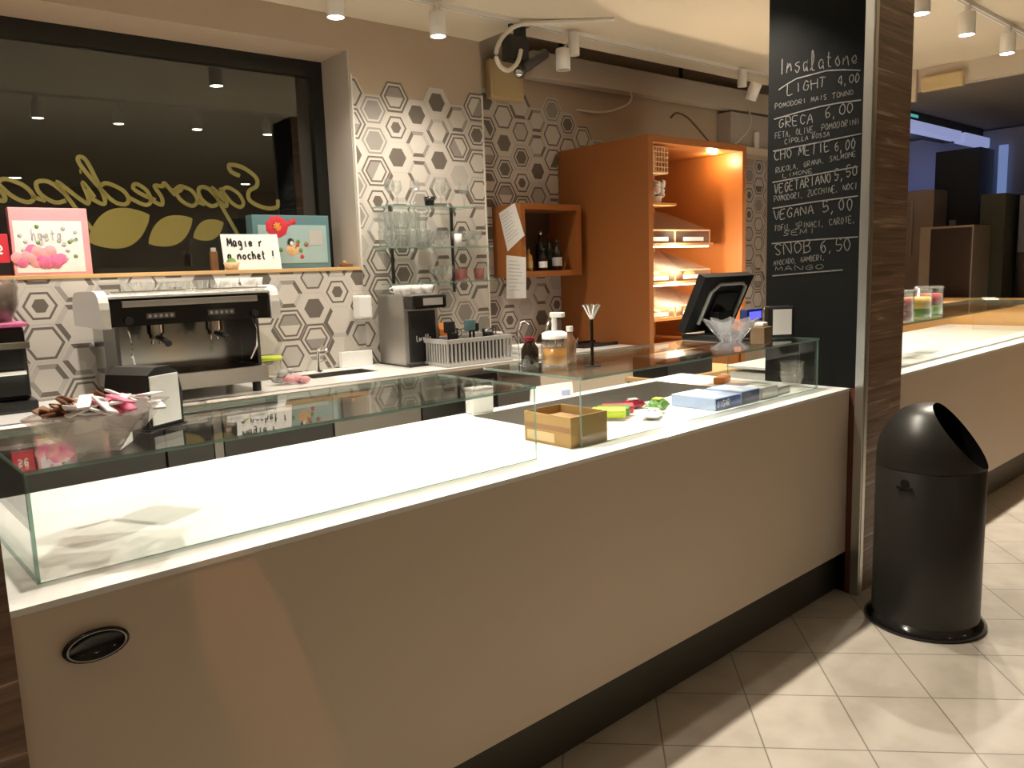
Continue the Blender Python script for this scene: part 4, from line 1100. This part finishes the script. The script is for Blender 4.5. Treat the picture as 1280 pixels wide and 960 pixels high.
# ------------------------------------------------------------------ goods inside the case
Z0 = ZT + .0008
cbx = thing('cardboard_box', 'open brown cardboard box at the seam of the glass cases', 'box', (1.70, 1.645, Z0), 0)
wx_, dx_, hx_ = .165, .205, .095
MB().box(0, wx_, 0, .004, 0, hx_).box(0, wx_, dx_ - .004, dx_, 0, hx_).box(0, .004, .004, dx_ - .004, 0, hx_).box(wx_ - .004, wx_, .004, dx_ - .004, 0, hx_).box(.004, wx_ - .004, .004, dx_ - .004, 0, .004).build('box', M['card'], cbx)
MB().box(-.0008, -.0001, .004, dx_ - .004, .046, .062).build('side_band', M['card_dark'], cbx)
MB().box(-.0012, -.0002, .07, dx_ - .012, .008, .038).build('lighter_label', M['yellow_beige'], cbx)
MB().box(.01, wx_ - .01, .01, dx_ - .01, .006, .07, 0, .004).build('contents', M['card_dark'], cbx)

def packet(label, x, y, z, w, d, h, mm, rz, band=None):
    o = thing('snack_packet', label, 'packet', (x, y, z), rz)
    v = []
    pm = MB(); nu, nv = 14, 8; rq = random.Random(int(x * 1000)); vv = []
    for sg in (1, -1):                      # pillow pack: two crumpled sheets meeting in crimped ends
        for a in range(nu + 1):
            for b in range(nv + 1):
                p_, q_ = a / nu * 2 - 1, b / nv * 2 - 1
                hh = h / 2 * max(0, (1 - abs(p_) ** 2.5)) ** .6 * max(0, (1 - abs(q_) ** 3)) ** .5
                k_ = rq.uniform(-.12, .12) * h if hh > .2 * h and sg > 0 else 0
                vv.append((p_ * w / 2, q_ * d / 2 * (1 - .12 * (1 - p_ * p_)), h / 2 + sg * hh + k_))
    st = (nu + 1) * (nv + 1)
    pm.add(vv, [tuple(c0 + z_ for z_ in (a * (nv + 1) + b, (a + 1) * (nv + 1) + b, (a + 1) * (nv + 1) + b + 1, a * (nv + 1) + b + 1)) for c0 in (0, st) for a in range(nu) for b in range(nv)])
    pm.build('bag', M[mm], o)
    MB().box(-w * .2, w * .2, -d * .22, d * .22, h * .98, h * 1.12, 0, .002).build('print_patch', M['lime' if mm == 'green_pack' else 'white'], o)
    MB().box(-w / 2 - .004, -w / 2 + .012, -d * .38, d * .38, h * .42, h * .5).box(w / 2 - .012, w / 2 + .004, -d * .38, d * .38, h * .42, h * .5).build('seal', M[band or mm], o)


zt_ = zb + .001
tb2 = []
for k, (x, y, mm, lab) in enumerate(((2.12, 1.86, 'lime', 'yellow and red snack bar beside the cardboard box'), (2.16, 1.875, 'green_pack', 'green snack bar leaning on the yellow one by the box'), (2.20, 1.89, 'red', 'dark red snack bar behind the green one by the box'))):
    o = tag(MB().box(-.06, .06, -.014, .014, 0, .035, 0, .008).build('snack_bar', M[mm], None, (x, y, Z0 + .012), -.9 + k * .1), lab, 'snack bar'); o.rotation_euler[0] = .42
packet('green plastic salad pack lying beside the sunken tray', 2.36, 1.83, Z0, .10, .075, .045, 'green_pack', .3, 'white')
packet('brown and red snack packet behind the green salad pack', 2.35, 1.94, Z0, .09, .05, .035, 'wine', -.4, 'red')
packet('small clear-white sachet pack in front of the green salad pack', 2.24, 1.76, Z0, .10, .07, .03, 'sachet_white', .5, 'white')


def carton(label, x, y, w, d, h, mats, rz, text=None):
    o = thing('carton', label, 'box', (x, y, Z0), rz)
    MB().box(0, w, 0, d, 0, h, 0, .002).build('box', M[mats[0]], o)
    MB().box(.004, w - .004, -.0012, -.0002, .004, h - .004).build('front_print', M[mats[1]], o)
    MB().box(.01, w * .45, .01, d - .01, h + .0002, h + .001).build('top_print', M[mats[2]], o)
    if text:
        wr = MB(); writing(wr, text, w * .5, h * .5, .004, lambda x_, y_: (.01 + x_, -.0018, h * .25 + y_), .02); wr.build('print', M['white'], o)
    return o


carton('light blue and navy carton lying inside the right glass case', 2.49, 1.665, .17, .20, .045, ('blue_pale', 'blue', 'white'), .0, 'OIGAR')
carton('navy blue carton beside the light blue one in the case', 2.665, 1.665, .13, .16, .05, ('blue_pale', 'navy', 'white'), .0)
carton('grey printed carton near the right end of the glass case', 2.805, 1.66, .12, .10, .045, ('grey_plastic', 'white_matte', 'white'), .0)
carton('small grey carton second from the glass case end', 2.94, 1.67, .11, .08, .03, ('grey_plastic', 'steel_soft', 'white'), .05)
g1 = thing('dessert_cup', 'stack of clear plastic cups at the right end of the case', 'cups', (3.125, 1.71, Z0), 0)
for k in range(4): MB().lathe([(.028 + .001 * k, k * .018), (.05, .06 + k * .018), (.052, .062 + k * .018), (.05, .064 + k * .018)], n=18).build('cup', M['acrylic'], g1)
wb = thing('wafer_packet', 'orange wafer packet lying in front of the wooden till top', 'packet', (3.12, 2.05, Z0), .3)
MB().box(-.06, .06, -.025, .025, 0, .03, 0, .008).build('pack', M['orange_card'], wb); MB().box(.045, .06, -.02, .02, .0305, .032).build('label_patch', M['white'], wb)
wl2 = thing('price_card', 'white folded card with blue print at the rear of the counter', 'card', (2.33, 2.36, Z0), -.1)
MB().prism([(-.012, 0), (.012, 0), (.002, .06), (-.002, .06)], -.11, .11, 0, 'x').build('card', M['white'], wl2)
MB().box(.045, .09, -.0126, -.0100, .010, .03).build('blue_print', M['blue_pale'], wl2)
wl3 = thing('roll_holder', 'white square canister standing at the rear of the counter', 'canister', (1.93, 2.355, Z0), -.1)
MB().box(-.05, .05, -.025, .025, 0, .09, 0, .006).build('body', M['white'], wl3); MB().box(-.051, .051, -.026, .026, .0905, .10, 0, .004).build('lid', M['white_matte'], wl3)

# jars on the far glass case
def sweet_jar(label, x, y, r_, h, mm, m2):
    o = thing('sweet_jar', label, 'jar', (x, y, ZP), 0)
    MB().lathe([(0, 0), (r_, 0), (r_, h), (r_ - .004, h), (r_ - .004, .005), (0, .005)], n=24).build('jar', M['glass'], o)
    MB().lathe([(0, .006), (r_ - .006, .006), (r_ - .006, h * .35), (0, h * .35)], n=20).build('lower_sweets', m2, o)
    MB().lathe([(0, h * .36), (r_ - .006, h * .36), (r_ - .006, h * .78), (0, h * .78)], n=20).build('upper_sweets', mm, o)
    MB().lathe([(r_ + .003, h - .006), (r_ + .003, h + .006), (r_ - .002, h + .008), (r_ - .002, h - .006)], n=24).build('rim', M['glassware'], o)


SR, SY, SG = mat('sweet_red', (.28, .008, .008), .4), mat('sweet_yellow', (.50, .32, .04), .5), mat('sweet_green', (.09, .20, .008), .4)
sweet_jar('jar of red sweets on the glass case right next to the pillar', 4.20, 1.72, .075, .15, SR, SR)
sweet_jar('jar of yellow and green sweets beyond the red jar', 4.50, 1.74, .07, .14, SY, SG)
sweet_jar('jar of red and green sweets farthest from the pillar', 4.75, 1.78, .075, .15, SR, SG)
tag(MB().box(-.12, .12, -.05, .05, 0, .02, 0, .008).build('folded_napkins', M['white_matte'], None, (6.95, 2.15, 1.0858), .4), 'flat white napkins lying on the orange wooden counter', 'napkins')

# ------------------------------------------------------------------ kitchen beyond
KX = 9.55
struct(MB().box(KX - .04, KX, 1.2, 4.4, 0, 2.72), 'wall_kitchen', M['kitchen_wall'])
cl = thing('kitchen_column', 'broad dark column unit in the dim blue kitchen', 'cabinet', (8.95, 2.92, 0), 0)
MB().box(0, .4, 0, .42, 0, 2.50).build('body', M['kitchen_dark'], cl); MB().box(-.01, 0, .20, .26, 1.75, 1.80).build('control_panel', M['grey_plastic'], cl)
so = thing('steel_oven', 'tall steel oven unit tinted brownish for warm light next to the pillar edge', 'oven', (8.55, 3.19, 0), 0)
MB().box(0, .35, 0, .6, 0, 2.10, 0, .004).build('body', M['warm_lit_steel'], so); MB().tube([(-.02, .2, 1.45), (-.02, .2, 2.0)], .012).build('handle', M['steel'], so)
sf = thing('steel_fridge', 'low dark steel fridge unit in front of the oven', 'fridge', (7.95, 2.62, 0), 0)
MB().box(0, .45, 0, .46, 0, 1.71, 0, .004).build('body', M['warm_lit_steel'], sf); MB().box(-.012, 0, .01, .36, .1, 1.69, 0, .003).build('door', M['dark_steel'], sf)
ol = thing('tall_locker', 'olive grey tall cabinet in the middle of the kitchen', 'cabinet', (8.46, 2.53, 0), 0)
MB().box(0, .4, 0, .21, 0, 2.0, 0, .004).build('body', M['olive'], ol); MB().box(-.01, 0, .01, .2, .1, 1.95).build('door', M['olive'], ol)
kd = thing('kitchen_fridge', 'blue-lit steel fridge with upper door at the right of the kitchen', 'fridge', (8.75, 1.9, 0), 0)
MB().box(0, .5, 0, .60, 0, 2.0, 0, .004).build('body', M['dark_steel'], kd); MB().box(-.015, 0, .44, .59, 1.45, 1.98, 0, .003).build('upper_door', M['kitchen_wall'], kd)
MB().tube([(-.03, .40, .9), (-.03, .40, 1.9)], .012).build('handle', M['steel'], kd)
for k, (y, z0, z1) in enumerate(((3.02, 2.0, 2.6), (2.83, 2.0, 2.55))):
    tag(MB().box(9.44, 9.47, y, y + .05 + .03 * k, z0, z1).build('wall_light', M['led_blue'], None), ('narrow blue light strip behind the kitchen column', 'wider blue light strip right of the olive cabinet')[k], 'light')
hd = thing('extractor_hood', 'steel extractor rail with blue light put in as glow under the kitchen ceiling', 'extractor hood', (7.2, 3.0, 2.55), 0)
MB().box(0, 1.45, 0, .10, .0, .085, 0, .004).build('front_rail', M['glow_steel'], hd); MB().box(1.55, 2.25, 0, .10, -.01, .085, 0, .004).build('rear_rail', M['glow_steel'], hd)
MB().box(.1, 2.2, .05, .45, .085, .175).build('duct', M['kitchen_dark'], hd)
MB().box(.05, .4, -.004, 0, .105, .13).build('teal_light', mat('led_teal', (.1, .1, .1), .5, emit=(.1, .6, .6), estr=.5), hd)

# ------------------------------------------------------------------ ceiling: tracks, spots, beam, wires
def track(name, label, x0, x1, y, rz):
    o = thing(name, label, 'light track', (0, 0, CZ), rz)
    MB().box(x0, x1, y - .017, y + .017, -.022, 0).build('rail', M['lamp_white'], o)
    MB().box(x0, x1, y - .005, y + .005, -.0225, -.021).build('groove', M['grey_plastic'], o)
    return o


track('light_track', 'long white light track beside the ceiling edge at the rear', 0.2, 6.4, 3.72, BA)
track('light_track', 'white light track on the ceiling above the far counter', 3.9, 6.6, 1.80, 0)
track('light_track', 'white light track on the ceiling above the near counter', .9, 3.25, 1.97, 0)


def spot(label, loc, lit, power=60, tilt=0, az=0, color=LAMP, group=None, head_off=(0, 0), ar=.018, al=.05, cone=140):
    """track spotlight: adapter from the ceiling, slim stem, cylinder head"""
    o = thing('track_spotlight', label, 'spotlight', (loc[0], loc[1], CZ - .022), az, group)
    MB().cyl((0, 0, 0), ar, -al, 16).build('adapter', M['lamp_white'], o)
    hx, hy = head_off
    MB().tube([(0, 0, -.045), (hx * .5, hy * .5, -.06), (hx, hy, -.065 if al < .1 else -.10)], .006, 8).build('arm', M['lamp_white'], o)
    rt = Matrix.Translation((hx, hy, -.10 if al < .1 else -.155)) @ Matrix.Rotation(tilt, 4, 'X')
    h1 = MB().lathe([(0, .062), (.04, .062), (.044, .056), (.044, -.062), (.039, -.062), (.039, -.045), (0, -.045)], n=28).xf(rt).build('head', M['lamp_white'], o)
    MB().lathe([(0, -.059), (.0385, -.059)], n=24).xf(rt).build('lens', M['led'] if lit else M['grey_plastic'], h1)
    if lit:
        ld_ = bpy.data.lights.new('spot_beam', 'SPOT'); ld_.energy = power; ld_.color = color
        ld_.spot_size = radians(cone); ld_.spot_blend = .9; ld_.shadow_soft_size = .03
        l_ = bpy.data.objects.new('spot_beam', ld_); COL.objects.link(l_); l_.parent = h1
        l_.matrix_local = rt @ Matrix.Translation((0, 0, -.066))
    return o


for (x, y), lab in (((.85, 3.66), 'unseen track spotlight added to brighten the wall above the espresso machine'), ((2.14, 3.60), 'lit white track spotlight by the window corner'), ((2.74, 3.57), 'lit white track spotlight in front of the tiled wall corner')):  # the first one is added out of view to brighten the left wall
    spot(lab, (x, y), True, P_BACK * (2.2 if x < 1 else 1))
spot('unlit white track spotlight above the orange cube', (3.72, 3.50), False, head_off=(-.060, .035), ar=.034, al=.13)
spot('unlit white track spotlight beside the chalkboard pillar top', (5.45, 3.42), False, tilt=.45, head_off=(.055, -.06), ar=.034, al=.12)
FR = [(.5, 1.79), (1.29, 1.97), (1.85, 1.97), (2.45, 1.97), (3.05, 1.97)]
for k, (x, y) in enumerate(FR):
    spot('%s lit track spotlight above the near counter' % ('first', 'second', 'third', 'fourth', 'fifth')[k], (x, y), True, P_FRONT * (.8 if k == 0 else 1), cone=110)
for (x, y), lab in (((4.55, 1.80), 'lit track spotlight right of the pillar, nearest to it'), ((5.2, 1.80), 'lit track spotlight second from the pillar at right'), ((5.9, 1.80), 'lit track spotlight third from the pillar near the picture edge')):
    spot(lab, (x, y), True, P_RIGHT)

spot('unseen spotlight added for the amber stripe on the counter front', (.10, 1.10), True, 1)  # unseen fixture and beam, added to throw the amber stripe on the front panel
nb = bpy.data.lights.new('amber_stripe_beam', 'SPOT'); nb.energy = 120; nb.color = (1, .45, .20); nb.spot_size = radians(5.7); nb.spot_blend = .45; nb.shadow_soft_size = .01
no = bpy.data.objects.new('amber_stripe_beam', nb); COL.objects.link(no); no.location = (.10, 1.10, 2.70)
no.rotation_euler = (Vector((.645, 1.53, .62)) - Vector((.10, 1.10, 2.70))).to_track_quat('-Z', 'Y').to_euler()

# fill lamps added out of view behind the camera to brighten the room
for k, (x, y) in enumerate(((-1.6, -3.4), (1.6, -3.6), (4.6, -3.4), (7.6, -2.4))):
    o = thing('fill_lamp', ('unseen fill lamp added far left of the camera', 'unseen fill lamp added behind the camera', 'unseen fill lamp added over the customer floor', 'unseen fill lamp added at the far end of the room')[k], 'ceiling lamp', (x, y, CZ))
    MB().lathe([(.07, 0), (.09, -.004), (.09, 0)], n=28).build('ring', M['lamp_white'], o); MB().lathe([(0, -.002), (.07, -.002)], n=28).build('lens', M['led'], o)
    ld_ = bpy.data.lights.new('fill_beam', 'SPOT'); ld_.energy = P_FILL; ld_.color = LAMP; ld_.spot_size = radians(160); ld_.spot_blend = .8; ld_.shadow_soft_size = .07
    l_ = bpy.data.objects.new('fill_beam', ld_); COL.objects.link(l_); l_.parent = o; l_.location = (0, 0, -.012)

# cabinet lights, kitchen light
def lamp(name, parent, loc, energy, color, size=.02, typ='POINT'):
    ld_ = bpy.data.lights.new(name, typ); ld_.energy = energy; ld_.color = color
    if typ == 'POINT': ld_.shadow_soft_size = size
    else: ld_.size = size; ld_.shape = 'SQUARE'
    l_ = bpy.data.objects.new(name, ld_); COL.objects.link(l_); l_.parent = parent; l_.location = loc
    return l_


lamp('cabinet_glow', ca, (cW - ct - .14, .16, cH - ct - .04), 5, (1, .70, .36), .03)
lamp('strip_glow', ca, (.42, .13, 1.535), 17, (1, .82, .58), .02)
lamp('strip_glow', ca, (.42, .13, 1.27), 17, (1, .82, .58), .02)
lamp('kitchen_glow', hd, (1.75, .75, -.25), 2.4, (.42, .5, 1), .1)

# structural beam, ducts and wires in the gap behind the ceiling edge
bmx = thing('cable_trunking', 'beige cable trunking hanging behind the ceiling edge', 'trunking', B(3.68, 4.22, 2.73), BA)
MB().box(0, 2.82, 0, .10, 0, .17, 0, .004).build('trunk', M['beam'], bmx)
for u in (.3, 1.6, 2.6): MB().box(u, u + .02, .05, .07, .17, .57).build('hanger', M['dark_steel'], bmx)
jb = thing('junction_box', 'yellowish square junction box high in the wall corner', 'junction box', B(3.37, W2 - .001, 2.575), BA)
MB().box(0, .285, -.06, 0, 0, .25, 0, .008).build('box', M['yellow_beige'], jb); MB().box(.02, .265, -.064, -.06, .02, .23, 0, .002).build('cover', M['yellow_beige'], jb)
cv = thing('security_camera', 'black bracket camera with round lens under the ceiling edge', 'camera', (3.37, 3.62, CZ), 0)
MB().box(-.04, .06, -.04, .04, -.02, 0).box(-.01, .04, -.03, .03, -.10, -.02, 0, .004).build('bracket', M['black'], cv)
MB().box(-.10, .05, -.04, .04, -.22, -.08, 0, .01).build('mount_head', M['black_matte'], cv)
MB().tube([(.24, .02, -.13), (-.03, -.05, -.275)], .030, 14).build('arm', M['dark_steel'], cv)
MB().tube([(-.028, -.05, -.272), (-.06, -.065, -.297)], .034, 16).build('lens_ring', M['black_gloss'], cv)
MB().sphere((-.064, -.067, -.299), .025, 0, 10).build('lens', M['chrome'], cv)
lp = [(3.75, 3.20, 2.872), (3.50, 3.42, 2.865), (3.31, 3.53, 2.845), (3.20, 3.55, 2.775), (3.14, 3.555, 2.68), (3.155, 3.555, 2.61), (3.22, 3.555, 2.585), (3.30, 3.56, 2.635), (3.35, 3.575, 2.72)]
tag(MB().tube([(*smooth_path([(a[0], a[1]) for a in lp], 5)[i], smooth_path([(a[0], a[2]) for a in lp], 5)[i][1]) for i in range(len(smooth_path([(a[0], a[1]) for a in lp], 5)))], .013, 8).build('white_cable', M['cable_white'], None), 'thick white cable looping from the ceiling to the camera', 'cable')


def wire(label, pts, r_=.008, m_='cable_white'):
    pa = smooth_path([(a[0], a[1]) for a in pts], 5); pz = smooth_path([(a[0], a[2]) for a in pts], 5)
    pp = [B(pa[i][0], pa[i][1], pz[i][1]) for i in range(len(pa))]
    tag(MB().tube(pp, r_, 8).build('wire', M[m_], None), label, 'wire')


wire('white wire drooping from the trunking above the orange cabinet side', [(4.62, 4.21, 2.74), (4.62, 4.20, 2.68), (4.55, 4.20, 2.62), (4.42, 4.30, 2.58), (4.2, 4.352, 2.585)])
wire('white wire drooping behind the cabinet top near the pillar', [(6.1, 4.205, 2.74), (6.09, 4.17, 2.65), (6.0, 4.14, 2.55), (5.90, 4.135, 2.48), (5.82, 4.15, 2.42)])
wire('dark bent wire on the wall above the orange cabinet', [(5.25, 4.35, 2.62), (5.30, 4.33, 2.66), (5.45, 4.34, 2.64), (5.6, 4.345, 2.56), (5.75, 4.352, 2.47)], .007, 'brown')
ac = thing('duct_box', 'beige boxed duct on the wall left of the pillar top', 'duct', B(5.85, W2 - .001, 2.36), BA)
MB().box(0, .75, -.20, 0, 0, .06, 0, .004).build('bottom_lip', M['beam'], ac); MB().box(.02, .75, -.14, 0, .06, .35, 0, .004).build('box', M['plaster_grey'], ac)
MB().cyl((.35, -.17, .058), .025, .14, 16).build('pipe', M['lamp_white'], ac)
es = thing('emergency_light', 'yellowed emergency light fixed to the ceiling fascia at right', 'emergency light', (6.719, 2.32, 2.70), 0)
MB().box(-.05, 0, 0, .30, 0, .105, 0, .006).build('housing', M['yellow_beige'], es); MB().box(-.054, -.05, .01, .29, .01, .095, 0, .002).build('diffuser', M['yellow_beige'], es)
hg = thing('sensor_bracket', 'small pale hanging bracket beside the emergency light', 'bracket', (6.70, 2.66, 2.64), 0)
MB().box(-.02, .018, 0, .035, 0, .24, 0, .004).build('stem', M['beam'], hg); MB().box(-.03, .0, .04, .14, .06, .12, 0, .004).build('box', M['beam'], hg)
